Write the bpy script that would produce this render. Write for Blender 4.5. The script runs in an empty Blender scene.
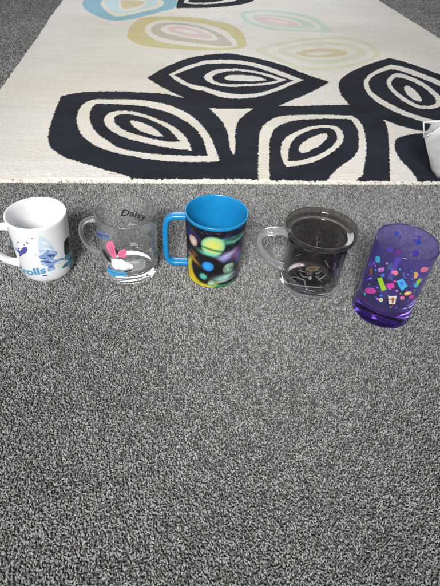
import bpy, bmesh, math, random
import numpy as np
from mathutils import Vector, Matrix
PI = math.pi
rng = np.random.default_rng(7)
sc = bpy.context.scene
COL = sc.collection

# ------------------------------------------------------------------ data (metres / degrees + millimetres)
D_O = [-0.5339,0.7373]
D_W = 1.52
D_polys = [('paleyellow',1,[(0.7174,0.8905),(0.8114,0.9873),(0.9193,1.0598),(1.0474,1.1075),(1.1138,1.1174),(1.1649,1.0902),(1.198,1.0149),(1.187,0.891),(1.0585,0.767),(0.9433,0.6954),(0.84,0.6946),(0.7907,0.7687),(0.745,0.8487)]),('cream',1,[(0.7517,0.8891),(0.819,0.9512),(0.9158,1.0276),(1.0375,1.0717),(1.1028,1.0812),(1.1509,1.0477),(1.1684,0.9854),(1.164,0.8883),(1.0585,0.7878),(0.9532,0.7306),(0.8534,0.7251),(0.8085,0.7914)]),('paleyellow',1,[(0.785,0.8818),(0.8788,0.9778),(0.9726,1.0291),(1.09,1.0391),(1.1388,0.9877),(1.1415,0.8971),(1.0368,0.8066),(0.9551,0.761),(0.889,0.7641),(0.8383,0.8215)]),('cream',1,[(0.8242,0.8867),(0.8905,0.9485),(0.9703,0.9903),(1.058,0.9959),(1.097,0.9635),(1.0961,0.9032),(1.0308,0.8441),(0.9494,0.8021),(0.8925,0.8063),(0.8571,0.8457)]),('yellow2',1,[(0.8563,0.8736),(0.9183,0.9281),(0.9821,0.9509),(1.0458,0.9422),(1.0695,0.9),(1.016,0.8535),(0.9396,0.8301),(0.8913,0.8442)]),('cream',1,[(0.8914,0.8745),(0.9524,0.9064),(1.0161,0.9027),(0.9698,0.8648),(0.9191,0.8587)]),('palegreen',1,[(0.7356,1.3961),(0.769,1.4715),(0.8729,1.5184),(0.9891,1.4852),(1.0718,1.4217),(1.0895,1.2865),(1.0883,1.1611),(0.9737,1.163),(0.8653,1.1617),(0.7862,1.2013),(0.7428,1.2786)]),('cream',1,[(0.7581,1.3909),(0.7823,1.4392),(0.8638,1.4654),(0.979,1.4382),(1.0467,1.3695),(1.0618,1.2054),(0.9256,1.1915),(0.821,1.2154),(0.7669,1.2917)]),('palegreen',1,[(0.7745,1.3845),(0.8586,1.4345),(0.96,1.4054),(1.0175,1.3365),(1.0396,1.206),(0.9188,1.211),(0.8149,1.2438)]),('cream',1,[(0.7962,1.3745),(0.8525,1.3994),(0.9405,1.3686),(0.9972,1.2707),(0.9243,1.237),(0.8308,1.2723)]),('pink',1,[(0.8037,1.3712),(0.8492,1.3798),(0.9244,1.3472),(0.9856,1.2601),(0.9155,1.2482),(0.8331,1.2858),(0.8058,1.3255)]),('cream',1,[(0.8339,1.3444),(0.8967,1.3239),(0.9432,1.2832),(0.8779,1.2849)]),('yellow',1,[(0.2927,0.985),(0.2958,1.1009),(0.3227,1.2342),(0.3598,1.2806),(0.4281,1.2975),(0.5274,1.3038),(0.6251,1.2731),(0.681,1.2358),(0.7103,1.1545),(0.7173,1.0316),(0.7017,0.877),(0.4892,0.8585),(0.3669,0.8735),(0.3163,0.9244)]),('cream',1,[(0.3501,1.0754),(0.36,1.1653),(0.3988,1.2285),(0.4276,1.2415),(0.5237,1.2276),(0.5998,1.2064),(0.6583,1.1176),(0.6774,0.9687),(0.6707,0.9076),(0.5907,0.8856),(0.5078,0.9036),(0.4244,0.9217),(0.3823,0.9671)]),('khaki',1,[(0.3725,1.0621),(0.3805,1.1505),(0.4177,1.1976),(0.4748,1.2075),(0.5681,1.1675),(0.6272,1.0884),(0.6533,0.9903),(0.6574,0.9117),(0.5936,0.918),(0.4929,0.9491),(0.442,0.9664),(0.3992,0.9945)]),('cream',1,[(0.4062,1.0912),(0.4221,1.1539),(0.4648,1.187),(0.4458,1.18),(0.5209,1.1706),(0.5832,1.1161),(0.6206,1.0014),(0.5808,0.9706),(0.5121,0.9921),(0.4518,1.0248),(0.4257,1.047)]),('pink',1,[(0.4291,1.1158),(0.4547,1.1595),(0.501,1.1454),(0.5631,1.0955),(0.6061,1.0089),(0.5647,0.9902),(0.5132,1.0145),(0.4525,1.0545)]),('cream',1,[(0.4584,1.1171),(0.4999,1.1203),(0.5564,1.0638),(0.5237,1.0455),(0.48,1.0756)]),('blue',1,[(0.0848,1.5108),(0.0935,1.4192),(0.1264,1.3175),(0.1824,1.2278),(0.2319,1.1873),(0.295,1.2176),(0.3499,1.2909),(0.4086,1.3736),(0.4768,1.4544),(0.4864,1.6021),(0.4664,1.7035),(0.3629,1.7678),(0.2046,1.7277),(0.115,1.6186)]),('cream',1,[(0.1534,1.5264),(0.1717,1.4133),(0.215,1.2895),(0.2462,1.2514),(0.3099,1.3244),(0.3679,1.4004),(0.4214,1.4753),(0.4288,1.589),(0.3868,1.652),(0.2971,1.6733),(0.2012,1.6184)]),('paleblue',1,[(0.1688,1.5299),(0.1904,1.4172),(0.2266,1.329),(0.262,1.3068),(0.3085,1.3623),(0.3878,1.4822),(0.4057,1.5838),(0.3648,1.6257),(0.2873,1.6389),(0.2139,1.5904)]),('cream',1,[(0.2276,1.5433),(0.2424,1.4057),(0.2623,1.3361),(0.3175,1.3902),(0.3557,1.5133),(0.3547,1.5722),(0.3325,1.5975),(0.2468,1.5777)]),('yellow2',1,[(0.2401,1.5461),(0.2548,1.3818),(0.2961,1.4214),(0.3448,1.5303),(0.3384,1.5785),(0.2477,1.5628)]),('black',1,[(0.4768,1.4544),(0.4771,1.4637),(0.4864,1.6021),(0.5001,1.6789),(0.6097,1.7721),(0.7676,1.7877),(0.8474,1.75),(0.852,1.6852),(0.7897,1.5933),(0.7026,1.5253),(0.5891,1.4731)]),('cream',1,[(0.5144,1.6085),(0.5122,1.5526),(0.5945,1.5508),(0.6872,1.591),(0.7705,1.6667),(0.7361,1.7237),(0.6058,1.7149),(0.5337,1.6653)]),('black',1,[(0.5336,1.6128),(0.5353,1.5776),(0.6079,1.5837),(0.6855,1.6317),(0.7071,1.6735),(0.6153,1.6844),(0.5442,1.6465)]),('black',1,[(0.1595,0.4174),(0.1595,0.4174),(0.1746,0.4323),(0.1961,0.448),(0.2488,0.4642),(0.3087,0.4711),(0.3806,0.4656),(0.42,0.4627),(0.4743,0.4329),(0.4743,0.4329),(0.5116,0.4426),(0.6427,0.4233),(0.7118,0.3898),(0.7118,0.3898),(0.9197,0.4134),(0.9197,0.4134),(0.9673,0.3885),(0.9828,0.3623),(0.9746,0.3323),(0.9661,0.267),(0.9237,0.1451),(0.8705,-0.0005),(0.8599,-0.0283),(0.3518,-0.0179),(0.3507,0.0086),(0.3341,0.0181),(0.2944,0.0394),(0.2429,0.0715),(0.2053,0.0964),(0.1771,0.1363),(0.1642,0.1891),(0.1613,0.2575),(0.1582,0.3331)]),('black',1,[(0.3706,0.5813),(0.3706,0.5813),(0.4236,0.6848),(0.4955,0.7814),(0.601,0.8344),(0.6524,0.8352),(0.6997,0.816),(0.8002,0.7343),(0.86,0.6453),(0.9081,0.5921),(0.9081,0.5921),(0.8224,0.4915),(0.7356,0.4155),(0.7005,0.3723),(0.5063,0.3605),(0.4743,0.4329),(0.4464,0.4632),(0.4042,0.5204)]),('black',1,[(0.9238,0.5595),(0.9453,0.616),(1.0049,0.695),(1.0989,0.7846),(1.1916,0.8537),(1.1916,0.8537),(1.2267,0.826),(1.2682,0.7629),(1.3029,0.6932),(1.3396,0.5939),(1.3243,0.4873),(1.2785,0.368),(1.2047,0.3321),(1.1418,0.2945),(1.0735,0.2553),(1.0468,0.2462),(0.9954,0.283),(0.9614,0.3295),(0.9296,0.3078),(0.9124,0.3858),(0.9086,0.4822)]),('cream',1,[(0.2322,0.4038),(0.2134,0.3568),(0.2132,0.2785),(0.2306,0.2045),(0.2673,0.1439),(0.3136,0.1105),(0.3552,0.0915),(0.3344,0.1032),(0.3705,0.0864),(0.4111,0.0764),(0.4619,0.0721),(0.5083,0.0743),(0.5284,0.078),(0.5284,0.078),(0.5267,0.1165),(0.5187,0.2031),(0.5009,0.2786),(0.468,0.3453),(0.4193,0.3912),(0.3686,0.4133),(0.3058,0.4123),(0.2568,0.4039),(0.2808,0.4123)]),('black',1,[(0.25,0.3785),(0.2386,0.3426),(0.2432,0.2729),(0.2646,0.2085),(0.3057,0.15),(0.3225,0.1316),(0.3595,0.1141),(0.4113,0.1042),(0.4632,0.0999),(0.5052,0.101),(0.5052,0.101),(0.5055,0.1396),(0.4968,0.2155),(0.4767,0.2702),(0.4368,0.3278),(0.3819,0.369),(0.3261,0.3802),(0.2593,0.3758)]),('cream',1,[(0.2769,0.2746),(0.2781,0.3083),(0.2928,0.3319),(0.3221,0.3398),(0.3584,0.3311),(0.4065,0.2885),(0.4409,0.2472),(0.4646,0.1945),(0.4738,0.1244),(0.4738,0.1244),(0.4379,0.1304),(0.3955,0.1482),(0.3523,0.1687),(0.3132,0.1975),(0.2854,0.2401)]),('black',1,[(0.2971,0.2872),(0.3015,0.3081),(0.323,0.3214),(0.353,0.3124),(0.3948,0.2806),(0.4291,0.2329),(0.4508,0.1647),(0.4508,0.1647),(0.4117,0.1671),(0.3679,0.1907),(0.3282,0.2218),(0.305,0.2548)]),('cream',1,[(0.3339,0.2775),(0.3424,0.2822),(0.3718,0.2651),(0.3979,0.2315),(0.4162,0.19),(0.4162,0.19),(0.3925,0.1955),(0.3615,0.2232),(0.3436,0.2524)]),('cream',1,[(0.4319,0.6143),(0.4319,0.6143),(0.4809,0.6913),(0.5432,0.7539),(0.5638,0.7611),(0.6373,0.7771),(0.706,0.7491),(0.7617,0.701),(0.8102,0.6316),(0.831,0.6048),(0.831,0.6048),(0.7966,0.5697),(0.7322,0.5039),(0.6748,0.4562),(0.6106,0.4335),(0.5649,0.4447),(0.5219,0.4971),(0.5056,0.4915),(0.4574,0.5499)]),('black',1,[(0.4474,0.6103),(0.4474,0.6103),(0.4895,0.6684),(0.5459,0.7226),(0.5608,0.7234),(0.6331,0.7411),(0.7006,0.714),(0.7537,0.6579),(0.7985,0.5954),(0.7985,0.5954),(0.7379,0.534),(0.6788,0.4807),(0.6147,0.4666),(0.5625,0.4908),(0.5307,0.523),(0.4922,0.535)]),('cream',1,[(0.5285,0.5925),(0.5424,0.6329),(0.572,0.6745),(0.6274,0.6919),(0.6804,0.6832),(0.7301,0.6556),(0.7791,0.6001),(0.7791,0.6001),(0.7277,0.5576),(0.6593,0.5376),(0.5935,0.5223),(0.5534,0.5449)]),('black',1,[(0.5549,0.597),(0.5681,0.6309),(0.6092,0.6667),(0.6634,0.6721),(0.7195,0.6387),(0.7534,0.5957),(0.7534,0.5957),(0.7076,0.5683),(0.647,0.5528),(0.5889,0.5459),(0.5622,0.564)]),('cream',1,[(0.5908,0.5981),(0.605,0.6278),(0.6434,0.6359),(0.6953,0.6297),(0.7173,0.5946),(0.7173,0.5946),(0.6877,0.5813),(0.6363,0.581),(0.5997,0.5798)]),('cream',1,[(0.5298,0.3696),(0.5298,0.3696),(0.5845,0.3646),(0.6434,0.3703),(0.6434,0.3703),(0.5971,0.3032),(0.5797,0.2377),(0.5691,0.1383),(0.5626,0.1066),(0.5579,0.1198),(0.5586,0.1694),(0.5617,0.2369),(0.5508,0.3104)]),('cream',1,[(1.0036,0.5661),(1.0329,0.6382),(1.0978,0.7197),(1.171,0.7791),(1.171,0.7791),(1.21,0.7568),(1.242,0.7028),(1.2751,0.6339),(1.2964,0.5496),(1.2562,0.4227),(1.1556,0.2873),(1.1077,0.2773),(1.0741,0.3071),(1.0338,0.3459),(1.004,0.4069),(0.9916,0.4882)]),('black',1,[(1.0196,0.5728),(1.0477,0.6367),(1.0984,0.6919),(1.1529,0.7316),(1.1529,0.7316),(1.1824,0.7156),(1.2144,0.6637),(1.253,0.5868),(1.2671,0.5212),(1.2359,0.4146),(1.1611,0.3196),(1.1248,0.3137),(1.0895,0.3323),(1.0534,0.3725),(1.0285,0.4359),(1.0105,0.502)]),('cream',1,[(1.0821,0.5862),(1.1083,0.6451),(1.1536,0.6973),(1.1805,0.6846),(1.2038,0.6392),(1.2146,0.57),(1.2134,0.4919),(1.1908,0.4302),(1.1495,0.3957),(1.0979,0.3926),(1.0788,0.4462),(1.0724,0.5142)]),('black',1,[(1.0966,0.5875),(1.1176,0.6315),(1.1431,0.6571),(1.1642,0.6444),(1.1873,0.6007),(1.1932,0.5337),(1.19,0.473),(1.1675,0.4287),(1.1342,0.4128),(1.1098,0.4204),(1.0956,0.4761),(1.0896,0.5335)]),('cream',1,[(1.128,0.5629),(1.1455,0.5861),(1.1535,0.557),(1.151,0.5049),(1.1399,0.4551),(1.1249,0.4446),(1.1132,0.4725),(1.1144,0.5174)]),('cream',1,[(0.5882,-0.0562),(0.5956,-0.0096),(0.6229,0.1556),(0.6403,0.2422),(0.666,0.2869),(0.697,0.319),(0.7384,0.3338),(0.8182,0.3398),(0.8962,0.3345),(0.8962,0.3345),(0.9062,0.2942),(0.9061,0.3094),(0.9013,0.2611),(0.8837,0.1904),(0.8648,0.1316),(0.8348,0.0569),(0.8203,0.0254),(0.7996,0.0063),(0.7914,-0.0191)]),('black',1,[(0.6112,-0.0561),(0.6213,0.0004),(0.6308,0.0627),(0.6473,0.1564),(0.6637,0.2224),(0.6868,0.2658),(0.7307,0.2976),(0.7787,0.3124),(0.8444,0.3159),(0.8852,0.3102),(0.8852,0.3102),(0.8854,0.2604),(0.8668,0.1898),(0.8494,0.1404),(0.8223,0.101),(0.7909,0.0716),(0.758,0.033),(0.7363,0.0019),(0.7259,-0.0082),(0.7133,-0.0556)]),('cream',1,[(0.6656,0.0569),(0.6656,0.0569),(0.6629,0.097),(0.6718,0.151),(0.687,0.1898),(0.7225,0.2318),(0.7675,0.2667),(0.8076,0.2759),(0.8376,0.2699),(0.8413,0.2298),(0.8269,0.1818),(0.7929,0.1362),(0.7473,0.0933),(0.7083,0.0688)]),('black',1,[(0.6746,0.0825),(0.6746,0.0825),(0.6857,0.133),(0.7019,0.1773),(0.7316,0.2184),(0.7691,0.2479),(0.8036,0.261),(0.8225,0.2503),(0.8216,0.2151),(0.8069,0.1745),(0.7681,0.1294),(0.7264,0.0986),(0.6956,0.0841)]),('cream',1,[(0.7099,0.1229),(0.7106,0.146),(0.7313,0.1784),(0.7657,0.2102),(0.7946,0.2279),(0.7998,0.2198),(0.7902,0.1937),(0.7647,0.1603),(0.7352,0.1345),(0.7181,0.1219)]),('black',1,[(1.1226,0.2575),(1.0433,0.2382),(1.0025,0.2274),(0.9655,0.207),(0.9456,0.1745),(0.9318,0.1279),(0.9309,0.0793),(0.9358,0.0438),(0.9345,0.0147),(0.923,-0.0178),(1.029,-0.0168),(1.1792,0.2267)])]
D_white = [('teal',[(211.6,75.0),(222.0,69.1),(225.7,58.1),(211.6,51.4),(211.6,60.9),(211.7,71.9)]),('violet',[(228.8,57.7),(237.0,57.7),(245.4,62.3),(249.4,59.8),(258.2,65.8),(264.6,67.4),(265.6,61.6),(258.6,55.3),(250.2,52.0),(242.2,45.3),(236.1,44.2),(241.3,50.9),(231.5,51.5)]),('violet',[(260.2,70.8),(263.2,70.6),(261.4,68.7),(259.2,69.0)]),('violet',[(267.3,75.9),(271.2,73.5),(269.7,71.9),(266.2,74.4)]),('violet',[(251.0,72.3),(250.6,71.8),(249.6,71.0),(248.0,70.1),(246.1,69.2),(244.4,68.6),(243.1,68.3),(242.6,68.5),(243.1,69.0),(244.3,69.9),(246.1,70.9),(247.9,71.8),(249.5,72.4),(250.6,72.5)]),('violet',[(281.6,82.0),(281.4,81.7),(281.0,81.3),(280.3,81.0),(279.5,80.8),(278.7,80.7),(278.2,80.8),(278.0,81.0),(278.2,81.3),(278.6,81.7),(279.4,82.0),(280.1,82.3),(280.9,82.3),(281.4,82.3)]),('white',[(250.0,59.7),(249.3,58.8),(248.0,57.9),(246.4,57.1),(244.7,56.6),(243.3,56.5),(242.5,56.9),(242.6,57.6),(243.5,58.6),(244.9,59.6),(246.6,60.4),(248.2,60.9),(249.4,60.9),(250.1,60.4)]),('paleblue',[(291.6,84.1),(297.3,82.3),(303.6,77.4),(310.3,69.8),(315.2,60.0),(316.6,48.6),(314.6,45.5),(282.6,51.7)]),('periwinkle',[(283.0,52.2),(291.1,53.9),(298.6,57.6),(302.9,62.0),(305.3,57.5),(320.2,52.9),(319.5,47.5),(312.8,45.3),(307.3,43.2),(313.6,38.8),(326.9,39.7),(334.0,34.6),(322.3,35.2),(313.1,34.7),(307.5,32.6),(309.2,23.8),(301.0,23.9),(292.1,22.4),(296.9,34.5),(283.4,40.5),(283.9,44.2),(293.8,44.4),(283.2,49.2)]),('indigo',[(298.5,52.2),(307.9,51.2),(315.7,47.6),(309.7,47.0),(300.2,48.2)]),('indigo',[(285.4,42.9),(302.6,41.4),(305.7,36.9),(300.1,36.9)]),('ink',[(363.4,60.4),(380.6,42.1),(380.6,29.8),(349.4,36.8),(335.8,36.6),(337.8,51.0),(342.1,62.3)]),('teal',[(335.9,37.0),(348.4,37.3),(380.6,29.8),(380.5,22.3),(380.6,3.9),(348.8,8.0),(342.1,15.6),(357.1,16.8),(335.1,19.0),(324.5,19.4),(323.3,23.3),(337.0,25.8),(349.7,24.0),(332.5,32.3)]),('navy',[(349.5,30.5),(380.6,20.8),(380.6,11.8),(353.1,22.3)]),('sky2',[(338.6,32.7),(353.3,29.6),(355.4,27.5),(340.7,30.2)]),('sky2',[(339.3,22.7),(353.7,20.2),(354.5,18.4),(340.6,20.5)]),('navy',[(329.5,21.4),(337.6,23.0),(338.9,21.3),(331.4,19.6)]),('sky2',[(355.7,13.9),(374.2,10.0),(380.6,5.6),(357.9,11.2)]),('teal',[(323.0,38.0),(332.7,32.9),(332.4,31.8),(323.2,36.4)]),('mist',[(294.8,74.4),(302.8,74.1),(308.2,68.0),(302.5,67.8),(295.6,70.1)]),('mist',[(291.9,65.4),(304.1,63.6),(309.9,59.2),(301.9,60.3),(292.1,62.5)]),('periwinkle',[(286.5,60.7),(296.7,60.3),(296.4,59.2),(286.6,59.3)]),('periwinkle',[(309.0,64.7),(312.7,59.3),(311.4,58.7),(307.8,64.1)]),('lav',[(304.2,56.4),(314.8,53.3),(315.9,50.5),(304.5,53.3)]),('lav',[(301.8,43.6),(311.1,38.6),(304.6,38.4),(300.1,40.5)]),('navy',[(303.9,48.6),(306.6,48.6),(306.7,46.4),(303.9,46.6)]),('navy',[(309.8,47.5),(312.7,47.4),(312.8,45.3),(309.9,45.5)]),('indigo',[(297.9,31.8),(304.7,31.8),(305.3,29.6),(298.3,29.1)]),('lav',[(295.5,27.1),(306.3,26.7),(306.0,25.2),(295.7,25.5)]),('indigo',[(284.6,48.7),(295.9,47.3),(295.7,46.3),(284.8,47.2)]),('sky2',[(282.9,38.8),(294.0,35.0),(293.4,33.6),(283.0,37.2)]),('lav',[(317.0,40.2),(325.0,39.4),(325.1,38.2),(317.8,38.4)]),('mist',[(281.0,63.9),(280.8,63.5),(280.3,63.2),(279.7,63.0),(279.2,63.0),(278.7,63.2),(278.4,63.5),(278.4,64.0),(278.7,64.4),(279.1,64.7),(279.7,64.9),(280.3,64.9),(280.7,64.7),(281.0,64.3)]),('lav',[(280.5,54.3),(280.2,53.8),(279.7,53.5),(279.0,53.3),(278.3,53.3),(277.7,53.5),(277.4,53.9),(277.3,54.3),(277.6,54.7),(278.2,55.1),(278.9,55.2),(279.6,55.2),(280.1,55.0),(280.5,54.7)]),('periwinkle',[(327.0,48.3),(326.8,47.9),(326.3,47.7),(325.7,47.7),(325.2,47.9),(324.7,48.3),(324.5,48.8),(324.5,49.3),(324.8,49.8),(325.2,50.0),(325.7,50.1),(326.3,49.8),(326.8,49.4),(327.0,48.9)]),('mist',[(325.9,41.4),(325.6,41.0),(325.0,40.9),(324.2,41.1),(323.4,41.4),(322.7,41.8),(322.2,42.4),(322.2,42.8),(322.4,43.1),(323.0,43.3),(323.8,43.2),(324.6,42.8),(325.4,42.3),(325.8,41.8)]),('lav',[(318.8,25.8),(318.5,25.4),(317.9,25.3),(317.0,25.4),(316.0,25.8),(315.3,26.2),(314.8,26.8),(314.7,27.2),(315.0,27.6),(315.6,27.7),(316.5,27.6),(317.4,27.3),(318.2,26.8),(318.7,26.3)]),('sky2',[(321.0,30.1),(320.7,29.8),(320.3,29.6),(319.8,29.6),(319.2,29.8),(318.8,30.1),(318.5,30.6),(318.5,31.0),(318.7,31.4),(319.2,31.6),(319.7,31.6),(320.2,31.4),(320.7,31.0),(320.9,30.6)]),('mist',[(326.5,58.3),(326.2,58.0),(325.7,57.9),(325.1,57.9),(324.4,58.2),(323.8,58.6),(323.5,59.0),(323.4,59.5),(323.7,59.8),(324.2,60.0),(324.8,59.9),(325.5,59.6),(326.1,59.2),(326.4,58.7)]),('lav',[(232.8,57.6),(242.2,58.9),(237.1,54.3),(233.9,53.7)]),('indigo',[(252.6,58.9),(261.2,62.0),(261.3,59.1),(253.9,55.8)]),('violet',[(290.5,16.5),(289.8,16.0),(288.2,15.6),(285.9,15.4),(283.3,15.4),(281.1,15.5),(279.6,15.9),(279.1,16.5),(279.8,17.1),(281.5,17.6),(283.8,17.9),(286.3,17.9),(288.5,17.6),(290.0,17.1)]),('tan',[(259.1,16.2),(258.5,15.5),(257.0,14.8),(254.8,14.0),(252.3,13.3),(250.0,12.8),(248.5,12.6),(248.0,12.9),(248.8,13.7),(250.6,14.6),(253.0,15.5),(255.4,16.2),(257.5,16.5),(258.8,16.5)])]
D_glass = [('denim',[(198.6,75.4),(221.1,79.7),(237.8,82.6),(251.8,81.7),(251.2,77.1),(230.9,69.6),(211.0,63.2),(198.8,63.0)]),('navy',[(198.6,68.3),(228.1,77.0),(249.5,80.7),(248.8,78.5),(224.4,72.5)]),('sky',[(235.6,26.7),(249.3,25.2),(264.8,24.4),(276.9,25.2),(276.1,17.4),(257.5,14.2),(240.2,12.4),(232.9,17.9)]),('white',[(247.9,42.4),(258.6,46.6),(265.7,45.6),(270.2,47.1),(274.0,43.6),(281.1,40.4),(290.8,35.7),(288.6,30.0),(279.7,31.2),(272.3,27.3),(262.5,30.1),(256.0,26.6),(247.6,31.5)]),('ink',[(225.0,49.6),(232.9,54.8),(239.5,47.6),(247.6,40.7),(249.0,36.3),(240.0,37.7),(232.0,42.6)]),('pink',[(239.7,65.3),(246.4,71.4),(256.3,74.8),(259.8,65.9),(262.9,53.6),(261.2,49.1),(252.9,45.3),(245.3,52.2),(239.3,59.0)]),('pink',[(262.0,50.3),(263.8,56.3),(268.4,62.0),(280.8,64.9),(279.5,48.9),(270.4,49.2)]),('rose',[(251.8,68.8),(255.2,62.5),(257.1,53.9),(253.8,51.8),(251.0,58.9)]),('ink',[(258.5,64.4),(265.3,59.1),(262.2,51.9),(259.8,56.2)]),('ink',[(270.8,26.6),(288.4,28.4),(284.8,26.0),(273.4,24.6)]),('mist',[(252.4,37.2),(272.0,38.1),(282.8,34.9),(281.6,33.3),(268.9,35.2),(252.7,35.1)]),('denim',[(240.8,20.5),(255.3,20.9),(255.0,19.2),(241.2,18.4)]),('denim',[(258.3,19.9),(274.9,22.4),(274.8,20.7),(258.6,17.8)]),('navy',[(235.5,26.1),(240.8,29.3),(246.0,25.6),(242.0,23.1)]),('rose',[(264.7,53.8),(278.7,60.3),(278.8,59.1),(265.0,51.8)]),('rose',[(245.7,67.2),(251.3,56.4),(252.1,48.8),(249.3,51.7)]),('rose',[(266.5,49.9),(278.4,51.5),(278.3,50.5),(267.0,48.9)]),('slate',[(209.1,77.9),(233.7,82.1),(232.6,80.7),(203.5,73.7)]),('denim',[(232.6,77.0),(250.1,78.4),(249.6,77.2),(231.2,74.7)])]
D_glassback = [('slate',[(67.2,44.7),(38.5,61.7),(39.4,52.5),(54.3,40.5),(63.9,30.3)])]
D_black = [('silver',[(219.5,13.8),(235.5,18.7),(254.8,23.3),(283.4,24.4),(283.8,23.1),(255.3,21.5),(235.9,17.0),(220.8,12.6)]),('silver',[(261.0,38.0),(261.1,36.5),(260.6,35.2),(259.7,34.4),(258.5,34.2),(257.3,34.6),(256.2,35.5),(255.6,36.9),(255.5,38.3),(256.0,39.6),(256.9,40.5),(258.1,40.8),(259.3,40.4),(260.4,39.4)]),('bronze',[(269.7,55.4),(269.1,53.4),(266.3,51.3),(261.8,49.5),(256.5,48.2),(251.5,47.6),(247.7,47.9),(245.9,49.3),(246.5,51.5),(249.3,54.1),(253.8,56.5),(259.1,57.9),(264.1,58.1),(267.9,57.2)]),('dark',[(264.3,54.5),(263.9,53.5),(262.3,52.5),(259.9,51.5),(257.0,50.7),(254.2,50.4),(252.2,50.5),(251.3,51.2),(251.6,52.2),(253.2,53.5),(255.7,54.6),(258.6,55.4),(261.3,55.6),(263.4,55.3)]),('silver',[(272.3,35.9),(279.0,41.0),(285.2,45.0),(286.2,43.7),(280.1,39.1),(274.3,34.4)]),('silver',[(235.3,32.8),(249.3,32.3),(249.0,31.0),(235.0,31.1)]),('silver',[(256.4,16.9),(272.4,16.7),(272.1,15.1),(256.8,15.4)]),('silver',[(250.0,29.7),(256.2,20.2),(254.7,19.8),(248.9,28.7)]),('grey',[(236.3,42.1),(244.6,37.4),(254.2,38.7),(254.0,36.8),(242.0,34.3)]),('grey',[(264.7,46.9),(273.8,50.8),(274.9,49.0),(267.2,44.8)]),('grey',[(221.2,25.3),(234.1,23.6),(233.8,21.9),(221.0,23.2)]),('silver',[(300.4,60.4),(301.0,60.3),(298.2,50.8),(297.5,51.0)]),('grey',[(231.5,70.4),(232.4,69.7),(221.9,61.5),(221.0,62.2)]),('grey',[(306.6,29.3),(305.5,28.9),(299.5,37.1),(300.6,37.5)]),('silver',[(237.0,46.5),(236.8,46.0),(219.3,50.9),(219.5,51.3)]),('grey',[(296.1,12.1),(296.1,11.4),(283.7,12.0),(283.7,12.7)]),('grey',[(240.7,46.9),(239.9,46.2),(231.9,52.6),(232.7,53.2)]),('silver',[(274.2,37.9),(273.6,37.3),(267.2,40.8),(267.7,41.4)]),('grey',[(323.0,32.2),(322.8,31.4),(303.6,34.9),(303.8,35.8)]),('grey',[(290.2,34.8),(289.5,34.4),(285.2,39.3),(285.9,39.7)]),('silver',[(300.7,26.2),(301.6,25.8),(296.6,18.7),(295.7,19.1)]),('grey',[(316.6,70.8),(317.4,70.4),(308.0,60.3),(307.3,60.7)]),('grey',[(281.9,32.2),(281.2,31.7),(268.3,43.6),(269.0,44.1)]),('silver',[(288.8,56.7),(288.2,56.3),(276.4,68.3),(277.0,68.7)]),('grey',[(266.4,10.3),(265.7,9.9),(255.4,21.6),(256.0,22.0)]),('grey',[(271.8,42.9),(272.0,42.4),(266.7,40.9),(266.4,41.3)]),('silver',[(250.5,30.9),(250.5,30.1),(230.9,30.0),(230.9,30.8)]),('grey',[(310.3,35.2),(311.0,34.5),(298.6,25.3),(297.8,25.9)]),('grey',[(289.3,14.1),(289.9,13.9),(288.6,10.6),(287.9,10.7)]),('silver',[(252.1,46.0),(252.3,45.1),(233.6,42.9),(233.4,43.8)]),('grey',[(316.1,26.9),(315.0,26.5),(308.5,37.7),(309.6,38.0)]),('grey',[(277.0,51.0),(276.9,50.3),(264.0,51.3),(264.1,52.1)]),('silver',[(269.8,57.8),(270.0,56.9),(265.9,56.2),(265.6,57.0)]),('grey',[(272.1,47.1),(272.8,47.1),(272.7,37.7),(271.9,37.7)]),('grey',[(323.5,46.4),(323.0,46.1),(310.6,58.2),(311.1,58.5)]),('silver',[(229.6,30.7),(230.4,30.1),(217.6,19.9),(216.8,20.5)]),('grey',[(275.9,42.3),(276.0,41.7),(264.4,41.0),(264.4,41.6)]),('grey',[(292.5,28.3),(293.2,28.2),(292.2,22.8),(291.4,22.9)]),('silver',[(222.6,18.2),(223.8,17.9),(221.4,12.4),(220.2,12.7)]),('grey',[(255.0,45.9),(255.0,45.2),(235.6,44.2),(235.5,44.8)]),('grey',[(284.7,38.6),(284.3,38.0),(279.4,40.2),(279.8,40.8)]),('silver',[(317.0,25.7),(316.2,25.4),(309.0,38.8),(309.7,39.0)]),('grey',[(250.4,16.6),(250.6,15.7),(237.7,14.1),(237.5,15.1)]),('grey',[(242.7,27.4),(242.2,27.0),(227.0,36.9),(227.4,37.3)]),('silver',[(315.5,48.8),(315.2,47.9),(307.1,49.1),(307.3,50.0)])]
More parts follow.
